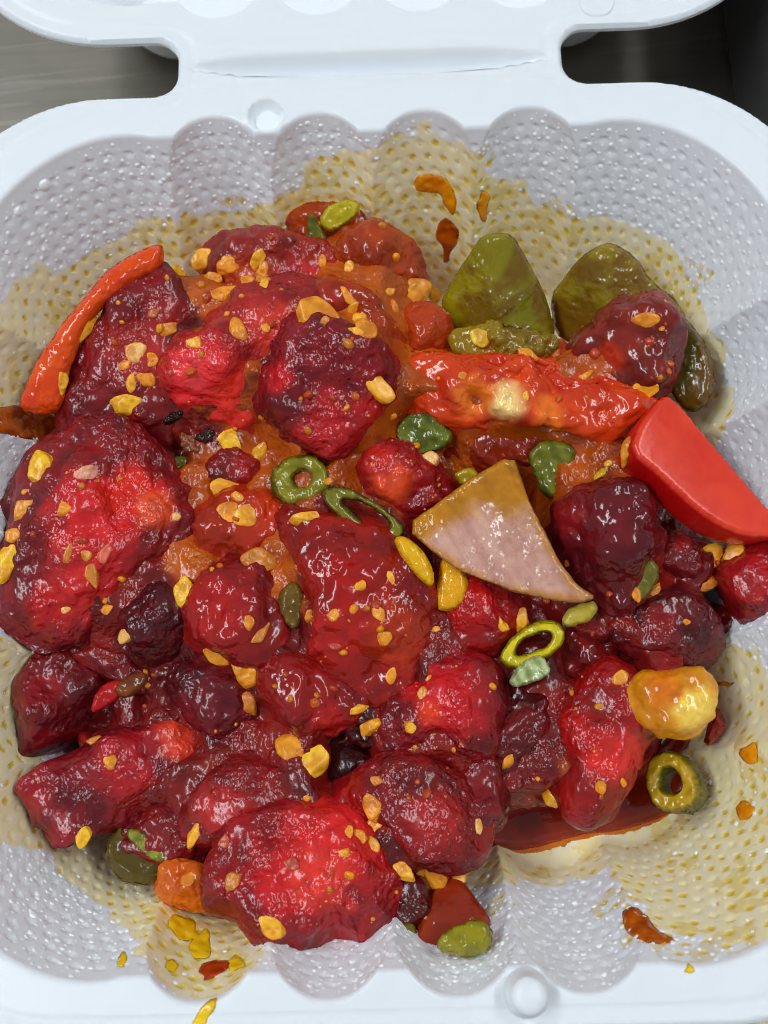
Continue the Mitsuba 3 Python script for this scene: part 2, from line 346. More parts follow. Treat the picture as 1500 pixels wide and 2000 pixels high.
def blob_mesh(poly, z, H, sub=5, seed=0, lump=1.0, fine=1.0, sq=0.72, Hb=None, lean=(0, 0), grow=1.12, facet=0.9):
    fr = frame(poly, z, lean); q = local(chaikin(poly, 1), fr); q = q.mean(0) + (q - q.mean(0)) * grow
    pg = Polygon(q).buffer(0); cc = np.array(pg.centroid.coords[0])
    if not pg.contains(Point(cc)): cc = np.array(pg.representative_point().coords[0])
    th = np.linspace(-np.pi, np.pi, 361)
    rr = []
    for t in th:
        seg = LineString([cc, cc + 200 * np.array([math.cos(t), math.sin(t)])])
        hit = pg.exterior.intersection(seg)
        rr.append(hit.distance(Point(cc)) if hit.geom_type == 'Point' else (np.median([Point(cc).distance(g) for g in getattr(hit, 'geoms', [hit])]) if not hit.is_empty else 1.0))
    rr = np.array(rr); c_ = np.c_[np.cos(th), np.sin(th), 0 * th + seed * 3.3]; rr = rr * (1 + 0.16 * fb(c_, 0.28, 3, seed)); ico = _ico[sub]; d = ico.vertices; F = ico.faces
    phi = np.arctan2(d[:, 1], d[:, 0]); s = np.hypot(d[:, 0], d[:, 1])
    rad = np.interp(phi, th, rr)
    prof = s ** sq
    # rounder outline near the middle so that corners do not run as creases to the top
    mean = rr.mean(); rad = rad * sm(0.0, 0.9, s) + mean * (1 - sm(0.0, 0.9, s))
    xy = np.c_[np.cos(phi), np.sin(phi)] * (rad * prof)[:, None]
    zz = np.sign(d[:, 2]) * np.abs(d[:, 2]) ** 0.85 * np.where(d[:, 2] > 0, H, Hb if Hb else H)
    c, e1, e2, n = fr
    rp = np.random.default_rng(900 + seed)
    m_ = 11; tq = rp.uniform(0, 2 * np.pi, m_); zq = np.r_[rp.uniform(0.25, 0.6, 6), rp.uniform(0.6, 1.0, m_ - 6)]
    pn = np.c_[np.cos(tq) * np.sqrt(1 - zq ** 2), np.sin(tq) * np.sqrt(1 - zq ** 2), zq]; po = rp.uniform(0.66, 0.92, m_)
    qn = np.c_[xy / np.maximum(rad, 1e-6)[:, None], zz / H]
    ga = (np.maximum(qn @ (pn / po[:, None]).T, 0) ** 14).sum(1) ** (1 / 14)
    sc_ = 1 / np.maximum(1, ga) ** facet
    xy = xy * (1 - (1 - sc_) * 0.75)[:, None]; zz = zz * sc_
    L = np.c_[xy + cc, zz]
    V = c + L[:, :1] * e1 + L[:, 1:2] * e2 + L[:, 2:3] * n
    o = seed * 37.3
    N = vn(V, F)
    face = np.clip(N @ n, 0, 1)                   # silhouettes keep closer to the outline
    V = V + N * (fb(V + o, 8.0, 3, seed) * 6.0 * lump * (0.5 + 0.5 * face))[:, None]
    N = vn(V, F)
    rid = 0.5 - np.abs(fb(V + o, 3.0, 3, seed + 5)) * 3.2
    crag = np.abs(fb(V + o, 1.6, 2, seed + 9)) * 2
    V = V + N * ((rid * 0.27 + crag * 0.24) * fine * (0.2 + 1.3 * np.clip(0.5 + 2 * fb(V + o, 9.0, 2, seed + 13), 0, 1)))[:, None]
    return V, F, L, fr
def chunk_colors(V, L, fr, dark, mid, patches, seed):
    a = fb(V, 5.0, 3, seed + 40); b = fb(V, 1.3, 3, seed + 41)
    t = np.clip(0.45 + 2.2 * a + 1.0 * b, 0, 1)[:, None]
    col = dark * (1 - t) + mid * t
    for (x, y, r, rgb) in patches:
        q = local([(x, y)], fr)[0]; rad = r * 0.095
        d = np.linalg.norm(L[:, :2] - q, axis=1) / rad + 1.1 * fb(V, 3.2, 4, seed + 50) + 0.45 * b
        w = (sm(1.25, 0.5, d) * (L[:, 2] > -1))[:, None]
        col = col * (1 - w) + lin(*rgb) * w * np.clip(1 + 0.9 * b, 0.5, 1.5)[:, None]
    return np.clip(col * [1.02, 0.84, 0.55], 0.003, 0.9)
MAROON, DARK, RED, BRICK, AMBER, ORANGE = lin(92, 15, 26), lin(66, 12, 18), lin(150, 24, 26), lin(140, 38, 20), lin(165, 66, 14), lin(205, 70, 22)
BR, PK, OR = (206, 32, 40), (222, 62, 70), (216, 76, 40)
hosts = {}
def chicken(poly, z, H, label, short, dark=MAROON, mid=RED, patches=(), mat='mat_crust', sub=5, lump=1.0, fine=1.0, sq=0.62, name='chicken_chunk', lean=(0, 0)):
    key = numbered(name); seed = len(SOLID) + 1
    V, F, L, fr = blob_mesh(poly, z, H, sub, seed, lump, fine, sq, None, lean, 1.04 if name == 'garlic_clove' else 1.16, 0.3 if name == 'garlic_clove' else 0.75)
    put(key, V, F, mat, color=chunk_colors(V, L, fr, np.asarray(dark), np.asarray(mid), patches, seed))
    tag(key, label, 'chicken piece' if name == 'chicken_chunk' else name.replace('_', ' '), 'glazed chicken pieces heaped in the box' if name == 'chicken_chunk' else None)
    SOLID.append((key, V, F)); hosts[key] = short
    return key
def plate_mesh(poly, z, t, bevel, lean=(0, 0), holes=(), step=0.6, bend=0.0, bend_dir=0.0, rough=0.15, seed=1, smooth_in=1, tb=None, dome=0.0, fold=0.0):
    fr = frame(poly, z, lean)
    pg = Polygon(local(chaikin(poly, smooth_in), fr), [local(chaikin(h, 2), fr) for h in holes]).buffer(0)
    if pg.geom_type != 'Polygon': pg = max(pg.geoms, key=lambda g: g.area)
    X, D, nb = triangulate(pg, step)
    d = bdist(pg, X)
    f = np.sqrt(np.clip(1 - (1 - np.clip(d / bevel, 0, 1)) ** 2, 0, 1))
    cx = np.array(pg.centroid.coords[0]); u = (X - cx) @ np.array([math.cos(bend_dir), math.sin(bend_dir)])
    mid = -bend * u * u + dome * np.clip(d / max(d.max(), 1e-6), 0, 1)
    mid = mid - fold * (np.sqrt(u * u + 1.5) - 1.2)
    tb = t if tb is None else tb
    top, bot = mid + t * f, mid - tb * f
    k = len(X); inner = np.arange(k) >= nb
    idx = np.where(inner, np.arange(k) + k - nb, np.arange(k))     # boundary vertices are shared
    c, e1, e2, n = fr
    L = np.vstack([np.c_[X, top], np.c_[X[nb:], bot[nb:]]])
    V = c + L[:, :1] * e1 + L[:, 1:2] * e2 + L[:, 2:3] * n
    F = np.vstack([D, idx[D][:, ::-1]])
    N = vn(V, F)
    V = V + N * (fb(V + seed * 11.7, 4.0, 3, seed) * 5 * rough + fb(V, 1.1, 2, seed + 3) * rough)[:, None]
    return V, F, L, fr, np.r_[d, d[nb:]]
def plate(name, poly, z, t, bevel, label, cat, color, mat='mat_glaze', solid=True, group=None, **kw):
    key = numbered(name)
    V, F, L, fr, d = plate_mesh(poly, z, t, bevel, seed=len(SOLID) + 100, **kw)
    put(key, V, F, mat, color=np.clip(color(V, L, d, fr), 0.003, 0.9))
    tag(key, label, cat, group)
    if solid: SOLID.append((key, V, F)); hosts[key] = None
    return key
def mottled(a, b, s=3.0, k=1.6, seed=3):
    a, b = lin(*a), lin(*b)
    def f(V, L, d, fr):
        t = np.clip(0.5 + k * fb(V, s, 3, seed), 0, 1)[:, None]; return a * (1 - t) + b * t
    return f

# ------------------------------------------------------------------ chicken, lowest pieces first
P = chicken
P([(560, 450), (590, 405), (640, 392), (690, 385), (722, 395), (745, 440), (710, 480), (640, 500), (580, 490)], 20, 7, 'sauce-coated brown chicken piece at the very top of the heap under the scallion rings', 'the topmost brown chicken piece', BRICK, AMBER, mat='mat_glaze', fine=0.6)
P([(-25, 1000), (10, 960), (60, 880), (120, 840), (180, 850), (140, 930), (70, 1000), (40, 1070), (-10, 1080)], 22, 8, 'maroon chicken piece at the left edge, half hidden behind the big bright red piece', 'the maroon piece at the left edge', MAROON, lin(134, 24, 30))
P([(1370, 1195), (1410, 1180), (1440, 1210), (1435, 1250), (1395, 1262)], 14, 6, 'small dark brown chicken piece below the far right red piece', 'the small brown piece at the right edge', MAROON, BRICK, mat='mat_glaze')
P([(1050, 1270), (1100, 1215), (1160, 1185), (1215, 1200), (1215, 1270), (1140, 1330), (1080, 1340)], 17, 7, 'maroon chicken piece sitting low right of the yellow scallion rings', 'the low maroon piece beside the scallion rings', MAROON, lin(130, 28, 26), mat='mat_glaze')
P([(870, 850), (930, 820), (1010, 815), (1090, 825), (1160, 845), (1215, 860), (1195, 910), (1120, 915), (1060, 905), (1000, 905), (940, 930), (890, 910)], 22, 7, 'brick red glazed chicken piece below the torn orange piece', 'the brick red piece below the torn orange one', BRICK, lin(125, 40, 22), mat='mat_glaze')
P([(1280, 1050), (1310, 1012), (1350, 1030), (1378, 1080), (1370, 1125), (1330, 1135), (1290, 1110)], 21, 7, 'small round maroon chicken piece under the flat red pepper slice', 'the round maroon piece under the red pepper slice', MAROON, lin(130, 22, 32), [(1320, 1055, 30, (140, 24, 34))])
P([(1385, 1120), (1415, 1080), (1470, 1065), (1530, 1050), (1545, 1150), (1505, 1222), (1455, 1228), (1420, 1195), (1400, 1155)], 22, 8, 'red chicken piece cut off by the right edge of the picture', 'the far right red piece', MAROON, lin(150, 24, 34), [(1470, 1120, 55, (165, 28, 40))])
P([(380, 920), (420, 885), (480, 872), (525, 895), (535, 955), (480, 975), (420, 970)], 23, 7, 'small red chicken piece in the left middle beneath the pink-faced piece', 'the small red piece left of centre', MAROON, RED)
P([(1190, 1200), (1240, 1175), (1290, 1150), (1330, 1135), (1372, 1180), (1400, 1235), (1392, 1285), (1340, 1315), (1280, 1305), (1220, 1275), (1190, 1245)], 21, 8, 'dark wine red chicken piece at the lower right just above the yellow chunk', 'the wine red piece above the yellow chunk', lin(66, 12, 22), lin(112, 18, 26), [(1290, 1220, 40, (124, 18, 24))])
P([(625, 1470), (660, 1430), (715, 1430), (745, 1480), (738, 1525), (690, 1545), (640, 1530)], 19, 7, 'almost black wet chicken lump in the pit below the centre', 'the blackish lump in the pit', lin(34, 9, 14), lin(58, 11, 18), fine=1.4)
P([(110, 1270), (160, 1235), (220, 1235), (280, 1245), (335, 1285), (325, 1340), (260, 1350), (190, 1340), (150, 1300)], 18, 7, 'maroon chicken piece tucked below the big bright red piece', 'the maroon piece below the big red one', MAROON, lin(134, 24, 30))
P([(250, 1620), (320, 1560), (400, 1580), (455, 1640), (430, 1720), (360, 1715), (300, 1690), (250, 1660)], 17, 7, 'dark red chicken piece beside the curled scallion at the lower left', 'the dark piece beside the lower left scallion', MAROON, lin(134, 24, 30), fine=1.2)
P([(755, 1740), (800, 1700), (855, 1720), (860, 1790), (805, 1832), (745, 1845), (740, 1790)], 21, 7, 'dark wet chicken lump at the bottom next to the pepper piece', 'the dark lump at the bottom', lin(50, 10, 18), lin(90, 16, 24), fine=1.5, lean=(0, 0.3))
P([(20, 1330), (45, 1290), (90, 1272), (150, 1268), (195, 1300), (185, 1355), (165, 1405), (140, 1445), (95, 1468), (50, 1497), (22, 1492), (38, 1450), (38, 1400), (22, 1370)], 19, 8, 'smooth wine red chicken piece at the lower left edge of the heap', 'the smooth wine red piece at the left edge', lin(84, 14, 28), lin(118, 18, 32), [(90, 1350, 45, (128, 18, 34))], fine=0.8)
P([(60, 1530), (100, 1500), (160, 1465), (220, 1432), (290, 1400), (360, 1390), (415, 1425), (428, 1470), (390, 1525), (340, 1570), (260, 1605), (205, 1622), (170, 1642), (112, 1657), (105, 1620), (74, 1602), (74, 1562)], 20, 8.5, 'long sparkling crimson chicken piece at the lower left with a ragged left end', 'the long crimson piece at the lower left', lin(92, 14, 30), lin(150, 22, 40), [(345, 1440, 42, (214, 66, 50)), (240, 1500, 60, (168, 28, 44))], fine=1.2)
P([(230, 1200), (265, 1155), (320, 1135), (360, 1170), (375, 1240), (345, 1290), (290, 1300), (245, 1265)], 24, 7, 'dark knobbly chicken piece just right of the big bright red piece', 'the dark knobbly piece left of centre', lin(66, 12, 24), lin(108, 18, 30), fine=1.4)
P([(335, 1310), (370, 1278), (430, 1300), (485, 1350), (520, 1400), (485, 1455), (425, 1440), (370, 1410), (340, 1365)], 21, 7.5, 'dark purple glittering chicken ridge left of the centre bottom', 'the dark glittering ridge', lin(70, 12, 28), lin(112, 18, 38), fine=1.6)
P([(975, 1340), (1020, 1310), (1070, 1350), (1090, 1420), (1070, 1490), (1030, 1530), (990, 1545), (945, 1500), (950, 1430)], 19, 8, 'deep maroon chicken piece between the crimson middle piece and the lower right red one', 'the deep maroon piece right of the middle', lin(62, 11, 20), lin(104, 16, 24), fine=1.2)
P([(965, 1490), (1005, 1455), (1050, 1490), (1080, 1550), (1045, 1580), (990, 1575), (955, 1540)], 15, 7, 'small amber red chicken piece above the sauce pool', 'the amber red piece above the sauce pool', lin(110, 22, 18), lin(150, 44, 20), mat='mat_glaze')
P([(370, 1570), (395, 1505), (470, 1470), (540, 1480), (610, 1510), (665, 1550), (610, 1615), (530, 1635), (450, 1655), (400, 1650), (360, 1615)], 21, 8, 'dull red chicken piece above the bottom left corner of the big bottom piece', 'the dull red piece at the lower middle left', MAROON, lin(138, 24, 32), [(440, 1590, 60, (168, 36, 40))])
P([(400, 990), (440, 955), (520, 945), (565, 980), (580, 1040), (545, 1095), (480, 1110), (420, 1090), (385, 1040)], 26, 7, 'orange red lumpy chicken piece at the left of the centre, covered in garlic', 'the orange red piece left of centre', BRICK, lin(176, 48, 22), [(530, 985, 40, (200, 60, 26))], mat='mat_glaze')
P([(860, 1500), (920, 1440), (985, 1465), (1000, 1560), (965, 1620), (920, 1620), (890, 1550)], 21, 7, 'maroon glittering chicken ridge left of the sauce pool', 'the glittering ridge left of the pool', lin(70, 12, 22), lin(128, 22, 34), fine=1.5)
P([(1085, 1400), (1120, 1335), (1180, 1300), (1240, 1330), (1262, 1400), (1255, 1470), (1225, 1545), (1180, 1595), (1130, 1597), (1092, 1545), (1078, 1470)], 20, 9, 'upright red chicken piece at the lower right with the yellow chunk leaning on it', 'the upright red piece at the lower right', lin(112, 16, 20), lin(160, 20, 26), [(1190, 1470, 60, (206, 40, 44)), (1130, 1430, 50, (172, 14, 18))], fine=0.9)
P([(740, 1410), (775, 1355), (830, 1310), (900, 1292), (960, 1312), (990, 1370), (980, 1440), (930, 1485), (850, 1500), (790, 1490), (750, 1455)], 24, 8, 'crimson sparkling chicken piece right below the centre', 'the crimson piece below the centre', MAROON, lin(150, 20, 36), [(870, 1370, 70, (198, 28, 44)), (840, 1390, 26, (214, 60, 34))], fine=1.3)
P([(670, 1400), (715, 1352), (770, 1372), (770, 1440), (720, 1460), (680, 1440)], 22, 6, 'narrow dark glittering chicken lump under the two thin garlic shavings', 'the narrow dark lump in the middle', lin(48, 10, 18), lin(86, 14, 26), fine=1.6)
P([(640, 1560), (690, 1495), (780, 1470), (860, 1480), (920, 1515), (958, 1580), (940, 1650), (885, 1690), (820, 1690), (770, 1640), (700, 1610)], 24, 8, 'dark crimson chicken piece just above the big bottom piece', 'the dark crimson piece above the bottom one', lin(90, 13, 22), lin(140, 20, 30), [(690, 1570, 50, (150, 14, 18)), (850, 1600, 50, (160, 30, 40))], fine=1.2)
P([(425, 1720), (440, 1655), (495, 1600), (560, 1575), (640, 1560), (725, 1575), (785, 1640), (785, 1720), (762, 1780), (735, 1832), (707, 1868), (688, 1852), (660, 1832), (640, 1847), (590, 1877), (560, 1852), (520, 1832), (470, 1782), (430, 1772)], 25, 10.5, 'biggest red chicken piece at the bottom of the heap with a bright sparkling face', 'the big bottom piece', lin(112, 15, 28), lin(160, 20, 32), [(640, 1680, 95, (206, 34, 44)), (560, 1740, 70, (190, 26, 40)), (620, 1740, 60, (214, 54, 54))], sub=6, fine=1.2, lean=(0, 0.25))
P([(355, 1180), (380, 1125), (430, 1100), (500, 1090), (550, 1115), (580, 1170), (600, 1235), (570, 1300), (505, 1322), (440, 1302), (395, 1275), (358, 1240)], 26, 8, 'smooth red chicken piece left of the middle between two amber garlic pieces', 'the smooth red piece left of the middle', lin(110, 18, 26), lin(150, 26, 30), [(420, 1190, 60, (166, 28, 34))], mat='mat_glaze', fine=0.6)
P([(510, 1330), (545, 1285), (610, 1280), (670, 1320), (715, 1370), (695, 1415), (630, 1435), (570, 1432), (528, 1395)], 26, 7.5, 'smooth translucent red chicken piece below the middle one', 'the smooth piece under the central one', lin(116, 20, 28), lin(146, 24, 30), [(640, 1400, 36, (170, 28, 34))], mat='mat_glaze', fine=0.5)
P([(830, 1185), (865, 1140), (920, 1115), (990, 1140), (1025, 1190), (1018, 1245), (965, 1300), (900, 1305), (845, 1270)], 23, 8, 'plain red chicken piece below the onion wedge', 'the red piece below the onion wedge', lin(120, 14, 20), lin(158, 20, 26), [(920, 1180, 50, (176, 16, 22))], fine=0.9)
P([(700, 890), (730, 862), (790, 862), (835, 895), (865, 930), (885, 970), (860, 1015), (810, 1040), (770, 1020), (730, 985), (708, 950)], 24, 7.5, 'red chicken piece with an orange spot beside the long olive scallion leaf', 'the red and orange piece in the middle', lin(110, 15, 26), lin(156, 20, 28), [(770, 945, 42, (222, 78, 44)), (745, 900, 30, (190, 40, 42))])
P([(560, 1010), (620, 995), (690, 1020), (750, 1050), (795, 1095), (828, 1150), (838, 1210), (842, 1290), (805, 1358), (740, 1372), (685, 1345), (640, 1305), (605, 1255), (590, 1190), (565, 1130), (545, 1070)], 28, 8.5, 'large wet red chicken piece in the very middle of the heap', 'the central wet red piece', lin(116, 20, 24), lin(160, 30, 26), [(770, 1240, 60, (166, 48, 18)), (650, 1240, 60, (172, 30, 30)), (680, 1130, 55, (160, 20, 22))], mat='mat_glaze', sub=6, fine=0.9)
P([(1090, 1000), (1110, 962), (1160, 945), (1222, 942), (1268, 968), (1280, 1020), (1295, 1045), (1272, 1092), (1242, 1135), (1222, 1185), (1170, 1175), (1128, 1135), (1105, 1082)], 29, 8.5, 'smooth plum-coloured chicken piece right of the onion wedge', 'the plum-coloured piece', lin(84, 16, 30), lin(112, 22, 38), [(1110, 1010, 36, (130, 24, 34))], mat='mat_glaze', fine=0.8, lump=1.3)
P([(90, 890), (150, 845), (210, 845), (275, 868), (315, 920), (355, 975), (390, 1022), (375, 1070), (325, 1112), (268, 1150), (217, 1186), (160, 1235), (100, 1260), (42, 1235), (8, 1180), (-4, 1120), (12, 1060), (28, 990), (50, 930)], 28, 9.5, 'biggest left chicken piece with a bright red wrinkled face', 'the big bright red piece on the left', MAROON, lin(140, 24, 36), [(180, 1020, 95, (204, 34, 46)), (260, 960, 55, (208, 34, 24)), (170, 1140, 70, (196, 36, 46)), (300, 1000, 36, (214, 78, 48)), (100, 1180, 50, (180, 24, 34))], sub=6, fine=1.2)
P([(205, 560), (260, 538), (308, 540), (338, 560), (352, 590), (388, 608), (398, 648), (368, 685), (338, 710), (330, 760), (340, 800), (340, 850), (305, 872), (250, 870), (210, 880), (165, 880), (130, 840), (125, 775), (132, 710), (148, 662), (180, 636), (212, 615)], 29, 8.5, 'knobbly maroon chicken piece at the upper left beside the curved red pepper strip', 'the knobbly maroon piece at the upper left', MAROON, lin(132, 26, 38), [(270, 690, 70, (160, 40, 44)), (320, 610, 36, (146, 26, 34))], fine=1.3, lump=1.2)
P([(395, 515), (440, 465), (490, 450), (565, 452), (625, 488), (668, 530), (700, 575), (655, 612), (600, 600), (560, 590), (500, 600), (440, 600), (405, 560)], 25, 8, 'maroon and orange chicken piece at the top left of the heap sprinkled with garlic crumbs', 'the crumb-sprinkled piece at the top', lin(112, 26, 30), lin(160, 44, 34), [(470, 540, 45, (176, 70, 34)), (600, 550, 60, (170, 34, 42))])
P([(645, 480), (690, 445), (742, 438), (795, 470), (820, 510), (827, 548), (792, 570), (745, 595), (712, 580), (685, 545), (650, 515)], 27, 7.5, 'glossy amber brown chicken piece at the top right of the heap', 'the glossy amber piece at the top', lin(136, 44, 16), lin(168, 66, 20), mat='mat_glaze', fine=1.0)
P([(1050, 695), (1075, 662), (1108, 670), (1122, 700), (1102, 725), (1065, 722)], 26, 5.5, 'small round orange red lump under the left green pepper', 'the small orange red lump', lin(176, 54, 22), lin(196, 70, 28), mat='mat_glaze', sub=4)
P([(1130, 660), (1170, 615), (1232, 588), (1290, 575), (1318, 618), (1322, 690), (1313, 752), (1280, 775), (1220, 768), (1160, 748), (1112, 715), (1108, 682)], 30, 7.5, 'purplish brown glazed chicken piece lying on the right green pepper', 'the purplish piece on the right green pepper', lin(96, 26, 26), lin(136, 40, 34), [(1190, 700, 30, (180, 52, 26))], mat='mat_glaze', fine=1.0)
P([(785, 620), (830, 595), (868, 608), (885, 650), (875, 700), (835, 715), (795, 700)], 27, 6.5, 'small amber red chicken piece left of the left green pepper', 'the small amber piece beside the green pepper', lin(156, 52, 18), lin(178, 66, 22), mat='mat_glaze')
P([(585, 600), (640, 555), (700, 570), (755, 605), (800, 650), (812, 705), (800, 780), (760, 790), (735, 720), (690, 675), (640, 655), (600, 645)], 29, 7, 'sauce-drenched orange brown chicken piece right of the pink-faced piece', 'the sauce-drenched orange brown piece', lin(140, 46, 20), lin(172, 66, 18), [(660, 590, 40, (150, 40, 30))], mat='mat_glaze')
P([(810, 730), (870, 700), (940, 692), (1010, 682), (1075, 705), (1135, 735), (1205, 755), (1260, 790), (1245, 820), (1200, 848), (1150, 858), (1090, 830), (1010, 828), (930, 832), (870, 825), (830, 795)], 29, 7, 'torn bright orange chicken piece showing white meat, below the green pepper', 'the torn orange piece', lin(190, 50, 22), lin(214, 76, 28), [(985, 786, 36, (246, 214, 160)), (930, 775, 40, (240, 130, 50)), (1070, 800, 30, (232, 120, 40))], mat='mat_glaze', fine=2.6, lump=2.1)
P([(308, 745), (328, 705), (350, 668), (385, 636), (420, 606), (470, 572), (525, 552), (600, 560), (640, 600), (600, 640), (552, 690), (545, 740), (548, 795), (495, 828), (440, 838), (390, 828), (345, 808), (318, 775)], 31, 8.5, 'chicken piece with a smooth pink red face at the upper left', 'the pink-faced piece', lin(120, 22, 30), lin(168, 34, 36), [(400, 745, 80, (222, 44, 60)), (470, 770, 60, (222, 48, 42)), (520, 640, 60, (190, 50, 44)), (385, 720, 36, (230, 64, 84))], sub=6)
P([(528, 690), (552, 645), (600, 630), (650, 635), (705, 660), (750, 700), (775, 745), (766, 802), (728, 850), (670, 876), (610, 876), (555, 860), (518, 815), (514, 760)], 33, 9, 'dark maroon wrinkled chicken piece at the upper middle, the highest of the heap', 'the dark wrinkled piece at the upper middle', lin(92, 13, 30), lin(140, 20, 36), [(640, 830, 60, (170, 22, 36)), (545, 740, 30, (190, 26, 40)), (720, 800, 34, (168, 20, 30))], sub=6, fine=1.5)

# ------------------------------------------------------------------ peppers, onion, scallions
def red_strip(V, L, d, fr):
    t = np.clip(0.5 + 1.6 * fb(V, 5, 3, 7), 0, 1)[:, None]
    return lin(206, 46, 6) * (1 - t) + lin(232, 88, 14) * t
plate('red_pepper_strip', [(321, 482), (308, 475), (262, 492), (200, 536), (150, 598), (100, 658), (60, 728), (33, 790), (52, 808), (104, 812), (130, 790), (132, 740), (155, 672), (182, 620), (236, 572), (285, 540), (318, 528)], 35.2, 2.4, 2.6, 'long curved red pepper strip leaning on the wall at the upper left', 'red pepper', red_strip, bend=0.004, bend_dir=0.9, rough=0.12, step=0.55, group='red peppers')
def slice_col(V, L, d, fr):
    t = np.clip(0.5 + 1.6 * fb(V, 6, 3, 7) + 0.5 * fb(V, 1.0, 2, 8), 0, 1)[:, None]
    face = lin(210, 40, 18) * (1 - t) + lin(228, 64, 34) * t
    skin = sm(0.3, -0.3, L[:, 2] + 0.003 * 0)[:, None]
    return face * (1 - skin) + lin(186, 12, 6) * skin
k_ = plate('red_pepper_slice', [(1292, 768), (1322, 785), (1372, 846), (1432, 916), (1492, 986), (1545, 1045), (1500, 1052), (1452, 1050), (1390, 1024), (1330, 975), (1280, 925), (1228, 884), (1244, 830)], 35, 0.9, 1.1, 'flat bright red pepper slice at the right edge', 'red pepper', slice_col, tb=7.0, lean=(0.62, 0.42), rough=0.025, step=0.55, bend=0.006, bend_dir=0.8, group='red peppers', mat='mat_skin')
def green_pepper(a, b):
    a, b = lin(*a), lin(*b)
    def f(V, L, d, fr):
        t = np.clip(0.5 + 1.3 * fb(V, 9, 3, 9) + 0.3 * fb(V, 1.2, 2, 4), 0, 1)[:, None]
        col = a * (1 - t) + b * t
        br = (sm(-0.02, 0.10, fb(V, 7, 4, 19)) * 0.75)[:, None]
        return col * (1 - br) + lin(104, 66, 12) * br
    return f
plate('green_pepper', [(1300, 585), (1345, 625), (1387, 678), (1396, 730), (1388, 780), (1350, 812), (1310, 775), (1290, 690)], 25, 1.4, 1.2, 'dark olive green pepper edge at the far right of the right green pepper', 'green pepper', green_pepper((70, 66, 22), (92, 84, 26)), lean=(-0.3, 0.1), group='green peppers')
plate('green_pepper', [(1070, 590), (1110, 530), (1158, 482), (1196, 472), (1242, 502), (1270, 550), (1335, 600), (1350, 680), (1280, 690), (1200, 680), (1120, 680), (1080, 660)], 26, 1.2, 1.1, 'wide olive green pepper piece standing at the right below the back wall', 'green pepper', green_pepper((120, 100, 10), (152, 128, 26)), lean=(0.0, -0.15), bend=0.004, bend_dir=0.25, fold=0.38, rough=0.12, group='green peppers')
plate('green_pepper', [(932, 470), (964, 453), (1002, 457), (1024, 500), (1064, 570), (1076, 612), (1090, 655), (1064, 695), (1000, 700), (935, 695), (886, 662), (856, 602), (878, 555), (905, 515)], 29, 1.2, 1.1, 'bright olive green pepper piece shaped like a tent, left of the other green pepper', 'green pepper', green_pepper((112, 106, 3), (146, 128, 8)), bend=0.006, bend_dir=0.15, fold=0.42, lean=(0, -0.1), rough=0.12, group='green peppers')
def onion_col(V, L, d, fr):
    A, B, C = local([(1000, 892), (792, 1030), (1170, 1168)], fr)
    ab = nz(B - A); dl = np.abs((L[:, :2] - A) @ np.array([-ab[1], ab[0]]))           # distance from the left cut edge
    da = np.linalg.norm(L[:, :2] - A, axis=1)
    u_ = (L[:, :2] - A) @ nz(C - A); v_ = (L[:, :2] - A) @ np.array([-nz(C - A)[1], nz(C - A)[0]])
    fib = np.clip(0.55 + 0.9 * fb(np.c_[u_ * 0.12, v_, 0 * v_], 1.3, 3, 6) + 0.5 * fb(V, 1.0, 2, 7), 0, 1)[:, None]
    base = lin(168, 112, 98) * (1 - fib) + lin(216, 170, 150) * fib
    am = lin(150, 92, 10) * (1 - fib) + lin(206, 136, 28) * fib
    nn_ = 3.0 * fb(V, 3.0, 3, 5) + 1.0 * fb(V, 0.9, 2, 15)
    w = np.maximum.reduce([sm(6.0, 2.2, dl + nn_), sm(13.0, 7.0, da + 2 * nn_), 0.75 * sm(1.7, 0.6, d + 0.5 * nn_)])[:, None]
    return base * (1 - w) + am * w
plate('onion_wedge', [(1000, 892), (1016, 935), (1038, 985), (1064, 1040), (1094, 1100), (1132, 1148), (1170, 1168), (1120, 1178), (1060, 1168), (990, 1153), (910, 1122), (850, 1082), (792, 1030), (850, 983), (930, 928)], 34, 0.6, 0.5, 'translucent triangular onion wedge with amber edges right of the centre', 'onion', onion_col, bend=-0.022, bend_dir=0.9, rough=0.16, step=0.5)
def stripes(a, b, ang, f):
    a, b = lin(*a), lin(*b)
    def g(V, L, d, fr):
        u = L[:, 0] * math.cos(ang) + L[:, 1] * math.sin(ang)
        t = np.clip(0.5 + 0.28 * np.sin(u * f + 3 * fb(V, 2, 2, 3)) + 0.6 * fb(V, 0.8, 2, 4), 0, 1)[:, None]
        return a * (1 - t) + b * t
    return g
def ringed(skin, cut):
    skin, cut = lin(*skin), lin(*cut)
    def f(V, L, d, fr):
        t = np.clip(0.5 + 1.8 * fb(V, 1.4, 3, 5), 0, 1)[:, None]
        w = (sm(0.25, 0.6, d + 0.5 * fb(V, 1.0, 2, 6)) * (L[:, 2] > -0.2))[:, None]
        return skin * (0.6 + 0.7 * t) * (1 - w) + cut * (0.7 + 0.5 * t) * w
    return f
S = lambda poly, z, label, col, t=0.8, bv=0.6, **k: plate('scallion', poly, z, t, bv, label, 'scallion', col, group='scallion pieces', step=0.45, **{'rough': 0.36, **k})
S([(595, 470), (598, 420), (612, 412), (630, 440), (640, 470), (625, 500)], 28, 'dark green scallion scrap at the very top left of the yellow scallion ring', mottled((78, 80, 16), (112, 108, 24), 1.5, 2.5))
S([(620, 432), (640, 400), (672, 388), (700, 396), (702, 420), (672, 446), (640, 456)], 29, 'shiny yellow green scallion ring at the very top of the heap', mottled((150, 140, 12), (196, 176, 20), 2), t=1.6)
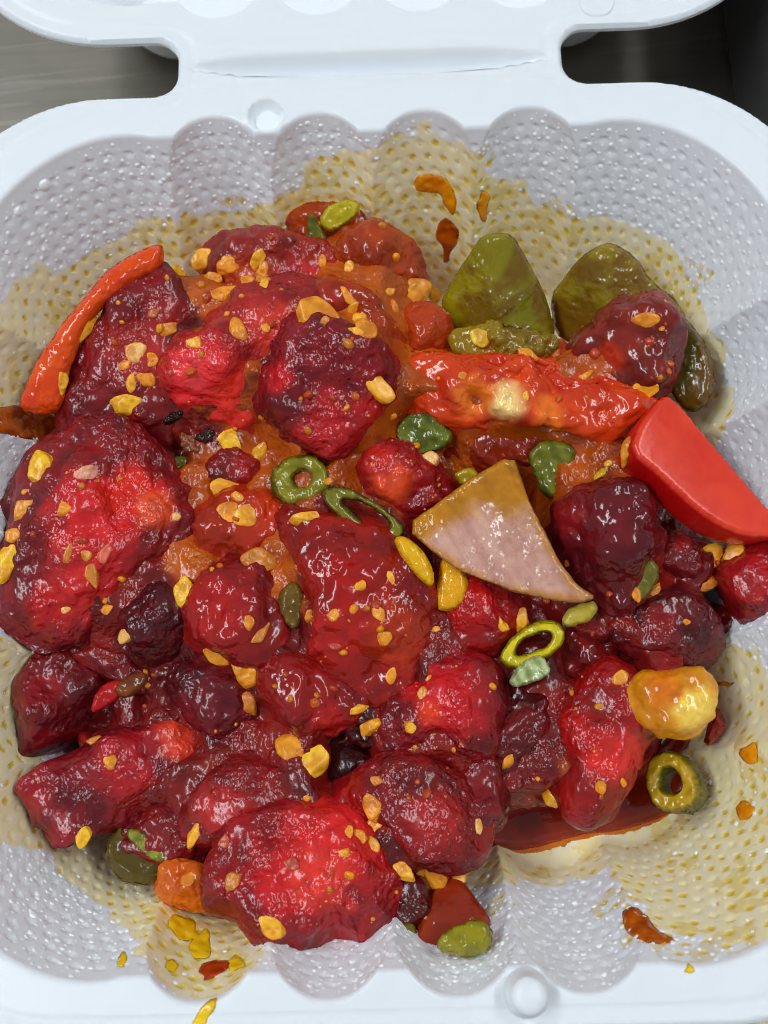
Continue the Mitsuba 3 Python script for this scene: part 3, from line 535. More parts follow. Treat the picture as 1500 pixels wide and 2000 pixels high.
S([(765, 850), (788, 808), (830, 796), (885, 836), (878, 872), (830, 890), (788, 880)], 27, 'green scallion lying low below the torn orange piece', mottled((72, 82, 18), (112, 120, 30), 1.8, 3))
S([(526, 930), (558, 890), (612, 884), (642, 915), (644, 952), (592, 992), (542, 976)], 30, 'olive scallion ring in the dark gap in the upper middle', ringed((70, 72, 8), (130, 122, 22)), holes=[[(566, 936), (588, 918), (608, 922), (606, 944), (584, 956)]], t=1.6, rough=0.6)
S([(622, 955), (668, 946), (732, 976), (788, 1020), (794, 1052), (740, 1056), (680, 1026), (638, 992)], 32, 'long olive scallion leaf with a brown hollow right of the dark gap', ringed((54, 56, 8), (118, 112, 24)), holes=[[(667, 972), (695, 977), (731, 996), (760, 1023), (757, 1034), (733, 1033), (695, 1010), (671, 989)]], t=1.2)
S([(1028, 890), (1058, 862), (1112, 866), (1128, 888), (1102, 918), (1124, 942), (1080, 974), (1046, 950)], 28, 'dark green scallion above the plum-coloured piece', stripes((78, 82, 16), (124, 124, 34), 0.5, 2.4))
S([(1152, 945), (1170, 912), (1212, 907), (1244, 928), (1244, 952), (1200, 945)], 30, 'bright yellow scallion sliver on top of the plum-coloured piece', mottled((186, 150, 6), (214, 176, 16), 2))
S([(1248, 1108), (1272, 1086), (1292, 1120), (1278, 1152), (1240, 1184), (1232, 1150)], 29, 'olive scallion scrap to the lower right of the plum-coloured piece', stripes((84, 80, 24), (132, 124, 40), 2.4, 2.0))
S([(968, 1285), (998, 1240), (1050, 1212), (1092, 1210), (1110, 1240), (1088, 1275), (1040, 1296), (1000, 1308)], 27, 'yellow green scallion ring under the onion wedge', ringed((120, 112, 8), (206, 186, 26)), holes=[[(1005, 1277), (1018, 1257), (1048, 1240), (1074, 1237), (1077, 1248), (1065, 1261), (1038, 1274), (1015, 1284)]], t=1.6)
S([(992, 1326), (1020, 1292), (1062, 1272), (1083, 1315), (1042, 1338), (1005, 1348)], 28, 'pale green striped scallion stub just below the yellow green scallion ring', stripes((104, 120, 44), (196, 206, 150), 0.5, 3.2), t=1.6)
S([(1092, 1217), (1120, 1182), (1170, 1176), (1148, 1215), (1115, 1226)], 28, 'pale yellow scallion slice at the lower tip of the onion wedge', mottled((170, 146, 14), (206, 192, 96), 3))
S([(878, 925), (910, 912), (942, 925), (935, 950), (900, 952)], 28, 'small yellow scallion scrap left of the top of the onion wedge', mottled((140, 120, 16), (190, 160, 30), 1.5))
S([(200, 1660), (240, 1610), (262, 1620), (300, 1655), (345, 1690), (335, 1722), (270, 1728), (222, 1706)], 20, 'curled brown green scallion at the lower left end of the heap', mottled((64, 52, 10), (104, 84, 16), 3), t=2.2, lean=(0, 0.4))
S([(238, 1622), (262, 1612), (300, 1640), (335, 1668), (318, 1690), (270, 1668)], 22, 'glinting light green scallion slice lying on the curled brown green one', stripes((96, 96, 24), (150, 150, 50), 2.4, 2.6), t=1.0)
S([(845, 1862), (868, 1820), (915, 1806), (958, 1808), (962, 1850), (905, 1868)], 34, 'yellow green scallion end at the bottom of the heap by the pepper piece', stripes((118, 112, 10), (156, 144, 22), 1.0, 1.6), t=1.8, lean=(0, 0.5))
S([(745, 1845), (775, 1808), (805, 1800), (822, 1835), (790, 1852)], 27, 'olive scallion scrap at the bottom under the dark lump', mottled((88, 84, 16), (122, 112, 26), 2), lean=(0, 0.5))
S([(1268, 1480), (1312, 1462), (1346, 1482), (1372, 1530), (1366, 1572), (1330, 1592), (1280, 1582), (1262, 1530)], 16, 'thick olive scallion ring beside the sauce pool at the lower right', ringed((84, 80, 8), (172, 138, 16)), holes=[[(1296, 1510), (1313, 1500), (1327, 1510), (1333, 1529), (1327, 1545), (1309, 1550), (1297, 1542)]], t=2.0, tb=6, bv=0.8, lean=(-0.35, 0.1))
S([(545, 1160), (572, 1130), (592, 1150), (594, 1200), (575, 1235), (550, 1215)], 31, 'brown green scallion stuck to the left side of the central wet red piece', mottled((84, 58, 14), (116, 86, 22), 1.5))
S([(300, 925), (328, 895), (375, 890), (382, 925), (350, 950), (318, 950)], 24, 'olive scallion scrap in the dark gap right of the big bright red piece', mottled((84, 80, 16), (118, 108, 24), 2))
plate('red_pepper_end', [(885, 1690), (905, 1718), (935, 1760), (965, 1800), (955, 1838), (905, 1852), (835, 1882), (788, 1874), (808, 1832), (826, 1765), (855, 1722)], 25, 1.8, 1.8, 'brick red pepper end with dark skin at the bottom of the heap', 'red pepper', mottled((120, 30, 12), (156, 48, 16), 4), lean=(0.1, 0.45), bend=0.012, bend_dir=0.3, group='red peppers')
plate('chilli_flake', [(172, 1396), (188, 1348), (220, 1326), (250, 1334), (240, 1360), (205, 1385)], 29, 0.7, 0.8, 'bright red chilli skin flake at the lower left', 'chilli', mottled((150, 10, 16), (190, 20, 24), 2), step=0.4)
plate('pepper_scrap', [(222, 1345), (250, 1318), (285, 1312), (292, 1332), (262, 1358), (235, 1362)], 29, 1.0, 1.0, 'brown wet pepper scrap touching the red chilli flake', 'pepper', mottled((90, 40, 14), (130, 66, 24), 2), step=0.4)
chicken([(895, 655), (930, 636), (985, 632), (1040, 640), (1084, 662), (1055, 698), (1000, 704), (950, 702), (905, 688)], 30.4, 2.4, 'wet olive sauce gob with white glints at the foot of the left green pepper', 'the wet sauce gob on the green pepper', lin(108, 90, 6), lin(142, 122, 10), mat='mat_glaze', fine=2.6, lump=1.3, name='sauce_gob')
# the yellow chunk at the lower right
yc = chicken([(1200, 1350), (1240, 1315), (1310, 1310), (1362, 1300), (1393, 1328), (1397, 1382), (1372, 1434), (1300, 1450), (1245, 1425), (1210, 1392)], 25, 6.5, 'yellow garlic clove chunk at the lower right with a pale shiny end', 'the yellow clove chunk', lin(198, 128, 6), lin(220, 160, 14), [(1352, 1382, 42, (240, 216, 110)), (1300, 1345, 36, (210, 120, 10))], mat='mat_glaze', fine=0.3, lump=0.9, name='garlic_clove')
chicken([(1385, 1395), (1400, 1380), (1422, 1412), (1410, 1450), (1380, 1462), (1372, 1440)], 16, 4, 'small wine red scrap of crust sticking out right of the yellow clove chunk', 'the red crust scrap', lin(100, 14, 18), lin(130, 20, 20), mat='mat_glaze', sub=4, name='crust_scrap')
chicken([(290, 1705), (325, 1688), (400, 1698), (430, 1742), (392, 1775), (340, 1756), (306, 1735)], 22, 5, 'orange lump of minced garlic in sauce at the lower left below the scallion', 'the orange garlic lump', lin(190, 84, 6), lin(214, 124, 8), mat='mat_glaze', sub=5, fine=1.6, lump=1.4, name='garlic_lump', lean=(0, 0.5))

# ------------------------------------------------------------------ thick sauce lying between the pieces, up to a little below their tops
from scipy.ndimage import gaussian_filter, maximum_filter, grey_closing
def thick_sauce():
    poly = [(180, 640), (330, 500), (480, 470), (600, 420), (700, 420), (800, 500), (860, 590), (1000, 640), (1180, 600), (1300, 660), (1330, 800), (1420, 980), (1440, 1100), (1390, 1250), (1340, 1400), (1300, 1520), (1240, 1560), (1130, 1570), (1000, 1600), (930, 1640), (870, 1720), (780, 1800), (690, 1810), (560, 1790), (440, 1700), (300, 1660), (180, 1580), (90, 1440), (90, 1320), (60, 1180), (30, 1000), (110, 860), (140, 740)]
    w = on_plane(chaikin(poly, 1), np.array([0, 0, 20.0]), np.array([0, 0, 1.0]))[:, :2]
    pg = Polygon(w).buffer(0); X, D, nb = triangulate(pg, 0.7); d = bdist(pg, X)
    g = 0.7; o_ = np.array([-95.0, -95.0]); n_ = int(190 / g)
    zh = np.full((n_, n_), 3.0)
    for k_, V, F in SOLID:
        if not k_.startswith(('chicken', 'garlic_cl')): continue
        ij = np.clip(((V[:, :2] - o_) / g).astype(int), 0, n_ - 1); np.maximum.at(zh, (ij[:, 0], ij[:, 1]), V[:, 2])
    zc = grey_closing(maximum_filter(zh, 3), 17)
    zs = gaussian_filter(zc, 1.8)
    ij = np.clip(((X - o_) / g).astype(int), 0, n_ - 1)
    X3 = np.c_[X, X[:, :1] * 0]
    top = zs[ij[:, 0], ij[:, 1]] - 3.9 + 10.0 * np.clip(fb(X3, 9.0, 2, 5), -0.5, 0.10) + 3.0 * fb(X3, 4.0, 3, 9)
    for x, y, rr, dp in ((685, 1492, 7, 6), (1180, 1300, 7, 8), (330, 905, 6, 5), (650, 885, 7, 5), (235, 1370, 9, 6), (840, 1040, 5, 3), (1130, 1290, 6, 5), (820, 850, 5, 4)):   # pits left between the pieces
        top -= dp * sm(1.0, 0.3, np.linalg.norm(X - px(x, y, 20)[:2], axis=1) / rr + 0.8 * fb(X3, 4.0, 3, 27))
    top = 4.0 + (np.maximum(top, 5.0) - 4.0) * sm(0, 5, d)
    k = len(X); V = np.vstack([np.c_[X, top], np.c_[X[nb:], np.full(k - nb, 2.0)]])
    idx = np.where(np.arange(k) >= nb, np.arange(k) + k - nb, np.arange(k))
    F = np.vstack([D, idx[D][:, ::-1]])
    a = np.clip(0.5 + 2.0 * fb(V, 5, 3, 2), 0, 1)[:, None]
    col = lin(72, 11, 14) * (1 - a) + lin(140, 26, 20) * a
    for x, y, rr in ((760, 640, 36), (560, 520, 22), (450, 1010, 18), (820, 620, 20), (500, 1150, 12), (1040, 850, 20), (1150, 720, 14), (1250, 1560, 14), (380, 520, 14), (880, 780, 16), (620, 900, 10)):
        dd = np.linalg.norm(V - px(x, y, 28), axis=1) / rr + 1.3 * fb(V, 5, 3, 61); m = sm(1.0, 0.75, dd)[:, None]
        col = col * (1 - m) + (lin(150, 56, 8) * (1 - a) + lin(190, 88, 12) * a) * m
    put('thick_sauce', V, F, 'mat_crust', color=col)
    tag('thick_sauce', 'dark red and amber sauce filling the gaps between the chicken pieces', 'sauce', kind='stuff')
    SOLID.append(('thick_sauce', V, F)); hosts['thick_sauce'] = 'the sauce between pieces'
thick_sauce()

# ------------------------------------------------------------------ minced garlic, each bit seated on what it lies on
HEAP = trimesh.util.concatenate([trimesh.Trimesh(V * 1.0, F, process=False) for _, V, F in SOLID])
_cnt = np.cumsum([0] + [len(F) for _, V, F in SOLID])
YEL, GOLD, AMB, ORG, PALE, DUSK = (238, 178, 14), (236, 164, 24), (218, 138, 10), (228, 142, 24), (236, 178, 96), (196, 116, 20)
BITS = [  # x, y, long, short, angle (degrees, picture), tone
 (350, 528, 52, 34, 80, YEL), (165, 648, 56, 28, 40, GOLD), (265, 690, 42, 30, 70, PALE), (284, 740, 44, 30, 5, ORG), (252, 789, 50, 44, 0, YEL),
 (122, 745, 46, 20, 85, GOLD), (78, 915, 56, 44, 80, YEL), (165, 925, 40, 26, 20, (236, 170, 140)), (45, 995, 46, 32, 60, AMB), (28, 1046, 34, 24, 40, ORG),
 (15, 1095, 66, 42, 70, YEL), (125, 998, 32, 24, 45, ORG), (360, 1160, 62, 42, 110, YEL), (208, 1190, 26, 20, 30, ORG), (513, 525, 36, 24, 80, ORG),
 (440, 572, 58, 28, 15, ORG), (466, 650, 48, 40, 120, ORG), (450, 865, 58, 38, 100, YEL), (506, 885, 44, 28, 75, GOLD), (440, 950, 56, 42, 10, GOLD),
 (440, 1004, 56, 44, 20, AMB), (480, 1012, 56, 40, 150, GOLD), (596, 1010, 52, 26, 10, GOLD), (508, 1094, 74, 50, 5, DUSK), (424, 1280, 60, 34, 140, AMB),
 (480, 1312, 72, 54, 110, AMB), (486, 1370, 42, 30, 90, DUSK), (750, 1247, 34, 30, 20, ORG), (766, 1320, 36, 18, 80, ORG), (618, 606, 78, 56, 150, AMB),
 (712, 642, 56, 34, 130, AMB), (730, 752, 82, 40, 130, GOLD), (630, 510, 30, 20, 80, ORG), (682, 522, 28, 22, 80, GOLD), (806, 580, 84, 46, 30, AMB),
 (1258, 760, 58, 46, 40, GOLD), (1262, 625, 46, 30, 10, ORG), (938, 660, 40, 34, 60, (226, 190, 10)), (1395, 1086, 46, 46, 0, GOLD), (1436, 1078, 44, 40, 40, GOLD),
 (1380, 1142, 46, 30, 0, DUSK), (1222, 882, 46, 22, 70, AMB), (698, 1386, 42, 18, 20, GOLD), (724, 1422, 48, 28, 25, GOLD), (568, 1460, 58, 48, 120, AMB),
 (606, 1490, 78, 48, 30, YEL), (736, 1525, 28, 16, 0, DUSK), (728, 1578, 50, 38, 100, ORG), (734, 1612, 44, 34, 30, ORG), (165, 1630, 44, 32, 70, YEL),
 (378, 1633, 48, 20, 70, GOLD), (437, 1645, 28, 22, 60, (186, 70, 30)), (455, 1722, 44, 34, 80, DUSK), (530, 1812, 52, 36, 150, GOLD), (850, 1706, 88, 44, 80, AMB),
 (788, 1700, 42, 26, 150, GOLD), (935, 1612, 30, 15, 80, PALE), (1078, 1555, 42, 36, 60, GOLD), (1238, 1588, 46, 36, 20, AMB), (1018, 1208, 46, 28, 70, GOLD),
 (992, 1485, 30, 20, 40, AMB), (185, 1447, 28, 22, 20, DUSK), (838, 900, 44, 26, 10, PALE), (605, 1205, 26, 20, 80, AMB), (248, 1240, 36, 24, 60, PALE),
 (398, 508, 46, 40, 30, GOLD), (446, 520, 42, 30, 20, ORG), (482, 548, 30, 26, 60, ORG), (420, 545, 34, 26, 150, AMB), (328, 645, 42, 24, 30, AMB),
 (570, 1690, 22, 30, 60, (170, 60, 34)), (672, 1665, 20, 16, 0, ORG), (700, 625, 34, 24, 40, GOLD), (850, 575, 34, 26, 100, GOLD), (1210, 1325, 34, 24, 40, AMB),
 (368, 1716, 34, 24, 20, ORG), (1030, 690, 40, 18, 160, AMB), (600, 1560, 18, 14, 10, ORG), (1190, 905, 20, 14, 0, GOLD), (655, 1262, 30, 18, 0, (170, 50, 34)), (300, 612, 30, 18, 30, (176, 90, 40)),
 (345, 1010, 22, 16, 0, PALE), (205, 1080, 34, 22, 60, (214, 96, 74)), (130, 1190, 20, 14, 30, PALE), (905, 735, 22, 16, 0, AMB), (1110, 1100, 18, 12, 40, ORG),
 (850, 1230, 18, 12, 40, ORG), (520, 640, 20, 16, 20, ORG), (640, 940, 20, 14, 20, AMB), (1340, 1215, 18, 14, 0, ORG), (1255, 1555, 24, 18, 0, AMB)]
_rb = np.random.default_rng(4242)
for (cx_, cy_, sx, sy, m_) in [(470, 540, 80, 45, 5), (700, 640, 70, 60, 5), (440, 990, 60, 40, 3), (760, 590, 50, 30, 2), (1080, 760, 90, 30, 2), (300, 700, 80, 80, 4), (640, 1620, 110, 60, 3), (250, 1500, 100, 40, 2), (700, 1200, 70, 90, 4), (160, 1060, 90, 90, 3), (870, 1400, 70, 50, 2), (480, 1200, 60, 60, 2), (1040, 1230, 60, 30, 2), (1220, 1170, 90, 60, 2), (850, 1720, 50, 40, 2)]:
    for _ in range(m_):
        BITS.append((cx_ + sx * _rb.uniform(-1, 1), cy_ + sy * _rb.uniform(-1, 1), _rb.uniform(18, 40), _rb.uniform(14, 24), _rb.uniform(0, 180), [GOLD, ORG, AMB, AMB, DUSK, GOLD][_rb.integers(6)]))
LONG = [  # the two large wedge-cut slivers beside the onion
 ([(768, 1050), (790, 1046), (820, 1068), (846, 1110), (850, 1142), (835, 1148), (800, 1110), (778, 1080)], 37, 'yellow pointed garlic sliver left of the lower onion edge, the upper of two', mottled((222, 164, 4), (232, 178, 20), 3)),
 ([(862, 1088), (882, 1086), (905, 1108), (916, 1140), (908, 1175), (880, 1196), (848, 1192), (856, 1140)], 37, 'fat yellow garlic crescent under the lower onion edge, the lower of two', mottled((222, 150, 4), (234, 176, 14), 3))]
bits = []
hit, tri = trace([(b[0], b[1]) for b in BITS], HEAP)
for i, (x, y, lo, sh, ang, tone) in enumerate(BITS):
    if tri[i] < 0: hitp, tn = trace([(x, y)], TRAY); p, n, host = hitp[0], TRAY.face_normals[tn[0]], 'takeaway_box'
    else:
        p = hit[i]; host = SOLID[int(np.searchsorted(_cnt, tri[i], 'right') - 1)][0]
        near = HEAP.vertices[HEAP.faces[tri[i]]].mean(0)
        n = HEAP.face_normals[tri[i]]
    eye = nz(EYE - p); n = nz(nz(n) * 0.45 + eye * 0.75)
    e1 = nz(RIGHT - n * (RIGHT @ n)); e2 = np.cross(n, e1)
    a = math.radians(ang); u, v = e1 * math.cos(a) + e2 * math.sin(a), -e1 * math.sin(a) + e2 * math.cos(a)
    mm = np.linalg.norm(p - EYE) / FPX
    A, B = lo / 2 * mm * 1.06, sh / 2 * mm * 1.06; H = min(0.85, 0.45 * B + 0.2)
    r = np.random.default_rng(500 + i)
    nn = np.vstack([nz(np.c_[np.cos(tq := r.uniform(0, 6.28) + np.arange(6) * 1.05 + r.uniform(-0.35, 0.35, 6)), np.sin(tq), r.uniform(-0.25, 0.5, 6)]), nz(np.array([[r.uniform(-.3, .3), r.uniform(-.3, .3), 1], [0, 0, -1.0]]))])
    off = r.uniform(0.72, 1.05, 8)
    ico = _ico[3]; d = ico.vertices
    gauge = (np.maximum(d @ (nn / off[:, None]).T, 0) ** 8).sum(1) ** (1 / 8)
    w = d / gauge[:, None] * [A, B, H]
    V = p + n * H * -0.22 + w[:, :1] * u + w[:, 1:2] * v + w[:, 2:3] * n
    V = V + d @ np.stack([u, v, n]) * (fb(V + i * 9.1, 0.9, 2, i) * 0.28 * min(1, B / 1.5))[:, None]
    c = lin(*tone); q = np.clip(0.5 + 1.5 * fb(V, 1.1, 2, i + 3), 0, 1)[:, None]
    put(numbered('garlic_bit'), V, ico.faces, 'mat_bit', color=np.clip((c * (0.85 + 0.4 * q) + 0.02 * q) * (1 - (gl_ := sm(0.0, 0.12, fb(V, 1.7, 3, i + 77))[:, None] * 0.45)) + lin(176, 76, 8) * gl_, 0.003, 0.9))
    key = 'garlic_bit' if i == 0 else f'garlic_bit_{i:03d}'
    bits.append((key, host, x, y, lo * sh, tone))
TONE = {YEL: 'bright yellow', GOLD: 'golden', AMB: 'amber', ORG: 'orange', PALE: 'pale', DUSK: 'dull brown'}
def short_of(h):
    if h == 'takeaway_box': return 'the white tray wall'
    return hosts.get(h) or 'the ' + ' '.join(labels[h]['label'].split()[:5])
ORD = ['', 'second', 'third', 'fourth', 'fifth', 'sixth', 'seventh', 'eighth', 'ninth', 'tenth', 'eleventh', 'twelfth'] + [f'{k}th' for k in range(13, 41)]
for key, h, x, y, s, tone in bits:
    same = sorted([b for b in bits if b[1] == h], key=lambda b: b[3])
    tw = TONE.get(tone, 'dull reddish' if tone[0] < 200 else 'light')
    k = [b[0] for b in same].index(key); m = len(same)
    where = '' if m == 1 else (', the topmost' if k == 0 else ', the lowest' if k == m - 1 else f', {ORD[k]} from the top')
    size = 'small ' if s < 700 else 'large ' if s > 2600 else ''
    lab = f'{tw} garlic bit on {short_of(h)}{where}'
    if len(lab.split()) > 16: lab = lab.replace(' from the top', '').replace('garlic bit', 'garlic')
    tag(key, lab, 'garlic', 'minced garlic bits scattered over the chicken')
for poly, z, lab, col in LONG:
    c_ = np.mean(poly, 0); hh, _ = trace([c_], HEAP)
    plate('garlic_sliver', poly, hh[0][2] + 0.8, 1.3, 1.3, lab, 'garlic', col, step=0.5, solid=False, rough=0.1, tb=1.6)
# crumbs and seeds too many and too small to count
_rc = np.random.default_rng(99); q_ = np.c_[_rc.uniform(20, 1480, 900), _rc.uniform(400, 1850, 900)]
hh, tt_ = trace(q_, HEAP); cl = fb(np.nan_to_num(hh), 9, 3, 44) + 0.10 * (q_[:, 1] < 1000)
Vs, Fs, Cs = [], [], []; ico = _ico[2]
for i in range(len(q_)):
    if tt_[i] < 0 or cl[i] < 0.10 or not SOLID[int(np.searchsorted(_cnt, tt_[i], 'right') - 1)][0].startswith(('chicken', 'thick')): continue
    n = nz(EYE - hh[i]) ; R3 = np.linalg.qr(_rc.normal(size=(3, 3)))[0]
    v = ico.vertices * (0.2 + 0.8 * _rc.random() ** 2) * _rc.uniform(0.6, 1.2, 3) @ R3.T
    Fs.append(ico.faces + len(Vs) * len(ico.vertices)); Vs.append(v * (1 + 0.5 * fb(ico.vertices + i, 0.8, 2, i))[:, None] + hh[i]); Cs.append(np.tile(lin(*[AMB, (190, 84, 24), ORG, DUSK, (176, 60, 26)][_rc.integers(5)]), (len(v), 1)))
put('garlic_crumbs', np.vstack(Vs), np.vstack(Fs), 'mat_bit', color=np.vstack(Cs)); tag('garlic_crumbs', 'tiny golden garlic crumbs speckled through the sauce', 'garlic crumbs', kind='stuff')
# burnt crumbs
for i, (x, y, lo, sh, ang, lab) in enumerate([(338, 816, 46, 18, 30, 'black burnt crumb under the lower left of the pink-faced piece'), (402, 850, 38, 22, 20, 'dark burnt crumb below the pink-faced piece'), (372, 868, 56, 26, 130, 'brown crisp batter crumb in the gap below the pink-faced piece')]):
    hh, tr_ = trace([(x, y)], HEAP); p = hh[0]; n = nz(EYE - p); e1 = nz(RIGHT - n * (RIGHT @ n)); e2 = np.cross(n, e1); a = math.radians(ang)
    u, v = e1 * math.cos(a) + e2 * math.sin(a), -e1 * math.sin(a) + e2 * math.cos(a); ico = _ico[4]; d = ico.vertices
    w = d * [lo / 2 * 0.092, sh / 2 * 0.092, 1.0]
    V = p + n * 0.5 + w @ np.stack([u, v, n]); V = V + (d @ np.stack([u, v, n])) * (fb(V + i * 5, 0.9, 3, i) * 1.6)[:, None]
    c = [lin(26, 14, 12), lin(44, 24, 18), lin(128, 70, 44)][i]
    put(numbered('burnt_crumb'), V, ico.faces, 'mat_glaze', color=np.clip(c * (1 + 1.2 * fb(V, 0.8, 2, 3))[:, None], 0.003, 0.9))
    tag('burnt_crumb' if i == 0 else f'burnt_crumb_{i:03d}', lab, 'crumb')

# ------------------------------------------------------------------ sauce: one pool on the floor, smears and drips on the plastic
def pool(key, poly, z0, z1, label, a, b, bev=4.5):
    w = on_plane(chaikin(poly, 2), np.array([0, 0, z1]), np.array([0, 0, 1.0]))[:, :2]
    pg = Polygon(w).buffer(0); X, D, nb = triangulate(pg, 0.8); d = bdist(pg, X)
    top = z1 - (z1 - z0) * (1 - np.sqrt(np.clip(1 - (1 - np.clip(d / bev, 0, 1)) ** 2, 0, 1))) + 0.15 * fb(np.c_[X, X[:, :1] * 0], 6, 2, 3)
    k = len(X); V = np.vstack([np.c_[X, top], np.c_[X[nb:], np.full(k - nb, z0 - 1.6)]])
    idx = np.where(np.arange(k) >= nb, np.arange(k) + k - nb, np.arange(k))
    m = np.clip(0.5 + 2.2 * fb(V, 6, 4, 3), 0, 1)[:, None]
    put(key, V, np.vstack([D, idx[D][:, ::-1]]), 'mat_pool', color=lin(*a) * (1 - m) + lin(*b) * m); tag(key, label, 'sauce')
PL = [(900, 1560), (1000, 1480), (1150, 1500), (1290, 1480), (1400, 1280), (1436, 1270), (1420, 1420), (1376, 1556), (1286, 1604), (1200, 1628), (1155, 1628), (1090, 1646), (1030, 1664), (960, 1660), (905, 1672), (880, 1630)]
pool('sauce_pool', PL, 3.0, 4.7, 'glossy dark red sauce pool on the tray floor at the lower right', (104, 18, 10), (150, 40, 12))
PO = [(900, 1560), (1000, 1480), (1150, 1500), (1290, 1480), (1400, 1272), (1442, 1265), (1427, 1423), (1383, 1562), (1291, 1612), (1203, 1638), (1155, 1638), (1091, 1658), (1030, 1677), (960, 1673), (904, 1685), (876, 1638)]
pool('oil_ring', PO, 2.7, 3.5, 'thin orange oil edge round the dark red sauce pool', (176, 74, 6), (206, 112, 8), 3.5)
def smear(poly, t, label, name='sauce_smear', base=None, tone=((214, 112, 2), (236, 156, 8))):
    t *= 0.4
    base = base or TRAY
    pts_ = np.array([Polygon(chaikin(poly, 2)).buffer(0).exterior.interpolate(u_, normalized=True).coords[0] for u_ in np.linspace(0, 1, 90, endpoint=False)])
    pts_ = pts_ + np.c_[fb(np.c_[pts_, pts_[:, :1] * 0], 16, 3, 81), fb(np.c_[pts_, pts_[:, :1] * 0], 16, 3, 82)] * 8
    pg = Polygon(pts_).buffer(0); pg = pg if pg.geom_type == 'Polygon' else max(pg.geoms, key=lambda g_: g_.area)
    X, D, nb = triangulate(pg, 4.0)
    p, tr_ = trace(X, base)
    if np.isnan(p).any(): p = np.where(np.isnan(p), np.nanmean(p, 0), p)
    n = nz(0.6 * nz(EYE - p) + 0.4 * np.where(tr_[:, None] >= 0, base.face_normals[tr_], [0, 0, 1]))
    d = bdist(pg, X) * 0.095
    f = np.sqrt(np.clip(1 - (1 - np.clip(d / max(0.8, d.max() * 0.8), 0, 1)) ** 2, 0, 1)) * (1 + 1.2 * fb(p, 1.8, 2, 5))
    k = len(X); V = np.vstack([p + n * (t * f + 0.03)[:, None], (p - n * 0.5)[nb:]])
    idx = np.where(np.arange(k) >= nb, np.arange(k) + k - nb, np.arange(k))
    key = numbered(name)
    m = np.clip(0.5 + 2.4 * fb(p, 2.4, 3, 8), 0, 1)[:, None]; m = np.vstack([m, m[nb:]])
    put(key, V, np.vstack([D[:, ::-1], idx[D]]), 'mat_glaze', color=lin(*tone[0]) * (1 - m) + lin(*tone[1]) * m); tag(key, label, 'sauce smear', 'sauce smears on the white plastic')
    return key
def blobby(cx, cy, a, b, ang, seed):
    r = np.random.default_rng(seed); t = np.linspace(0, 2 * np.pi, 12, endpoint=False); k = 1 + r.uniform(-0.28, 0.28, 12)
    x, y = a / 2 * np.cos(t) * k, b / 2 * np.sin(t) * k; c, s = math.cos(math.radians(ang)), math.sin(math.radians(ang))
    return np.c_[cx + x * c - y * s, cy + x * s + y * c]
smear([(810, 345), (835, 338), (868, 345), (890, 375), (892, 415), (880, 425), (868, 400), (862, 378), (830, 376), (812, 372)], 0.45, 'orange hook-shaped sauce smear high on the back wall')
smear([(862, 425), (882, 428), (900, 455), (892, 480), (878, 490), (876, 515), (866, 515), (866, 485), (848, 462)], 0.6, 'dark orange sauce drop running down the back wall below the hook-shaped smear', tone=((150, 52, 6), (196, 96, 6)))
smear(blobby(944, 400, 26, 62, 8, 3), 0.35, 'narrow orange sauce streak on the back wall right of the hook-shaped smear')
smear([(-40, 800), (0, 795), (35, 790), (60, 806), (118, 815), (125, 840), (70, 862), (20, 850), (-40, 838)], 1.3, 'dark orange sauce run at the left edge below the red pepper strip', tone=((150, 52, 6), (196, 96, 6)))
smear([(1210, 1782), (1235, 1768), (1262, 1785), (1280, 1815), (1330, 1838), (1300, 1846), (1250, 1838), (1222, 1822)], 0.7, 'orange brown sauce drop with a tail on the front wall at the lower right', tone=((150, 52, 6), (196, 96, 6)))
smear(blobby(1462, 1472, 40, 44, 30, 5), 0.4, 'orange sauce speck on the right wall beside the yellow chunk, the upper of two')
smear(blobby(1456, 1582, 36, 40, 0, 6), 0.35, 'orange sauce speck on the right wall beside the scallion ring, the lower of two')
smear(blobby(418, 1892, 62, 36, -30, 7), 0.9, 'red orange sauce clot low on the front wall at the left', tone=((150, 40, 8), (180, 60, 8)))
smear(blobby(460, 1880, 36, 30, 0, 8), 0.4, 'yellow orange sauce drop touching the red orange clot', tone=((228, 178, 4), (242, 206, 30)))
smear(blobby(362, 1812, 62, 44, 30, 9), 0.28, 'yellow sauce smear below the orange garlic lump', tone=((228, 178, 4), (242, 206, 30)))
smear(blobby(392, 1850, 40, 60, 10, 19), 0.24, 'thin yellow sauce streak between the yellow smear and the clot', tone=((228, 178, 4), (242, 206, 30)))
smear(blobby(335, 1888, 26, 28, 0, 10), 0.22, 'small yellow sauce drop left of the red orange clot', tone=((228, 178, 4), (242, 206, 30)))
smear([(378, 1985), (405, 1955), (428, 1945), (422, 1965), (404, 1992), (392, 2030), (370, 2030)], 0.35, 'yellow sauce drip on the front rim at the lower left', base=trimesh.util.concatenate([TRAY, trimesh.Trimesh(FV, FF, process=False)]), tone=((228, 178, 4), (242, 206, 30)))
smear(blobby(238, 1874, 20, 34, 25, 12), 0.2, 'small yellow oil drop at the lower left rim of the front wall', tone=((228, 178, 4), (242, 206, 30)))
smear(blobby(1346, 1893, 18, 18, 0, 13), 0.2, 'tiny round yellow oil drop on the front rim at the right', tone=((228, 178, 4), (242, 206, 30)))
smear(blobby(1320, 680 + 760, 1, 1, 0, 1) if False else blobby(1412, 1336, 46, 8, -8, 14), 0.25, 'thin brown sauce dash on the right wall beside the yellow chunk')

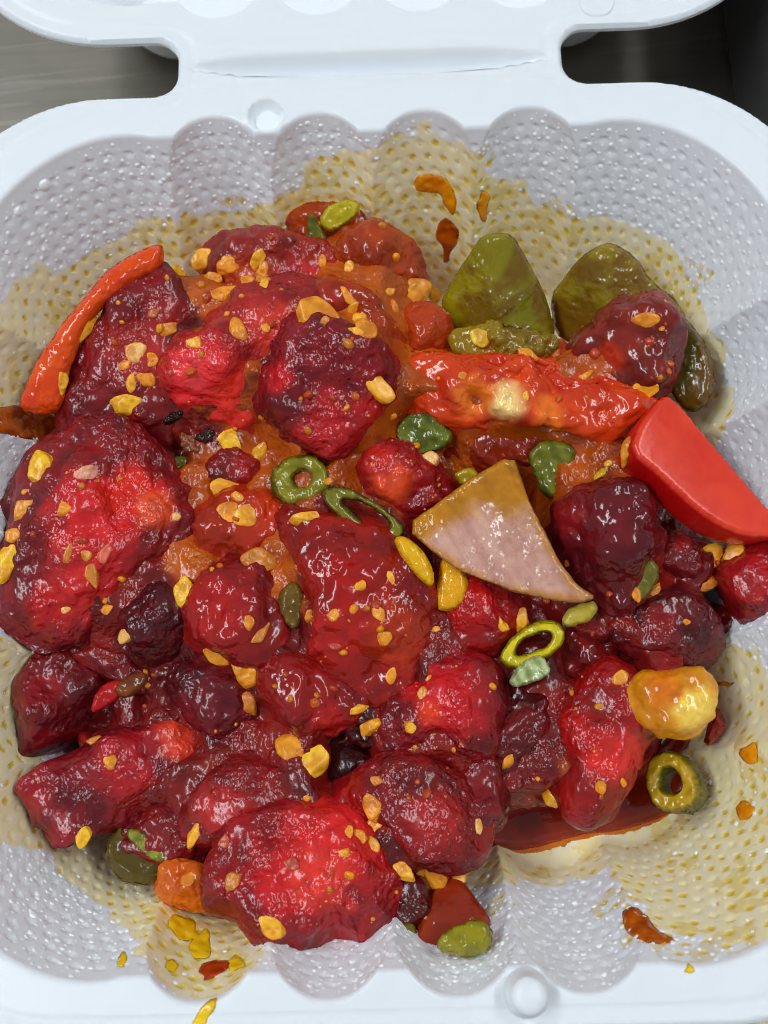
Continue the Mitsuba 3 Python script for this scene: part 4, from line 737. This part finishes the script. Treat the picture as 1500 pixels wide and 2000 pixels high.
# ------------------------------------------------------------------ condensation
VEXT = TV
cand = np.where((TWL > 6) & (TWL < 45))[0]
r = np.random.default_rng(77)
tn = vn(TV, TF)
patchy = fb(TV[cand], 14.0, 3, 71)
w = (1 - film[cand]) * (patchy > -0.16) + 0.03
pk = r.choice(cand, 8000, replace=False, p=w / w.sum())
P2 = pix(TV[pk]); vis = (P2[:, 0] > -30) & (P2[:, 0] < 1530) & (P2[:, 1] > -30) & (P2[:, 1] < 2030) & (np.einsum('ij,ij->i', tn[pk], EYE - TV[pk]) > 0)
pk = pk[vis]
keep, tree = [], cKDTree(TV[pk]); dead = np.zeros(len(pk), bool)
for a in range(len(pk)):
    if dead[a]: continue
    keep.append(a); dead[tree.query_ball_point(TV[pk[a]], 1.0)] = True
pk = pk[keep]
cap = trimesh.creation.icosphere(subdivisions=2); cvx, cfx = cap.vertices, cap.faces
def drops(idx, rad):
    Vs, Fs = [], []
    for a, (i, rr) in enumerate(zip(idx, rad)):
        n = tn[i]; e1 = nz(np.cross(n, [0.3, 0.5, 0.81])); e2 = np.cross(n, e1)
        s = cvx * [rr, rr, rr * 0.5]
        Vs.append(TV[i] + n * rr * 0.05 + s[:, :1] * e1 + s[:, 1:2] * e2 + s[:, 2:3] * n); Fs.append(cfx + a * len(cvx))
    return np.vstack(Vs), np.vstack(Fs)
rad = 0.18 + 0.36 * r.random(len(pk)) ** 2.0
dv, df = drops(pk, rad)
put('condensation', dv, df, 'mat_water'); tag('condensation', 'fine water droplets beading on the fluted white walls', 'condensation', kind='stuff')
for i, (x, y, rr, lab) in enumerate([(86, 362, 1.15, 'largest water drop near the top left corner of the tray wall'), (37, 414, 0.95, 'second largest water drop, at the left edge of the tray wall'), (65, 1786, 0.8, 'water drop on the front wall at the lower left')]):
    hh, _ = trace([(x, y)], TRAY); j = np.argmin(np.linalg.norm(TV - hh[0], axis=1))
    a, b = drops([j], [rr]); put(numbered('water_drop'), a, b, 'mat_water'); tag('water_drop' if i == 0 else f'water_drop_{i:03d}', lab, 'water drop', 'larger single water drops on the tray')
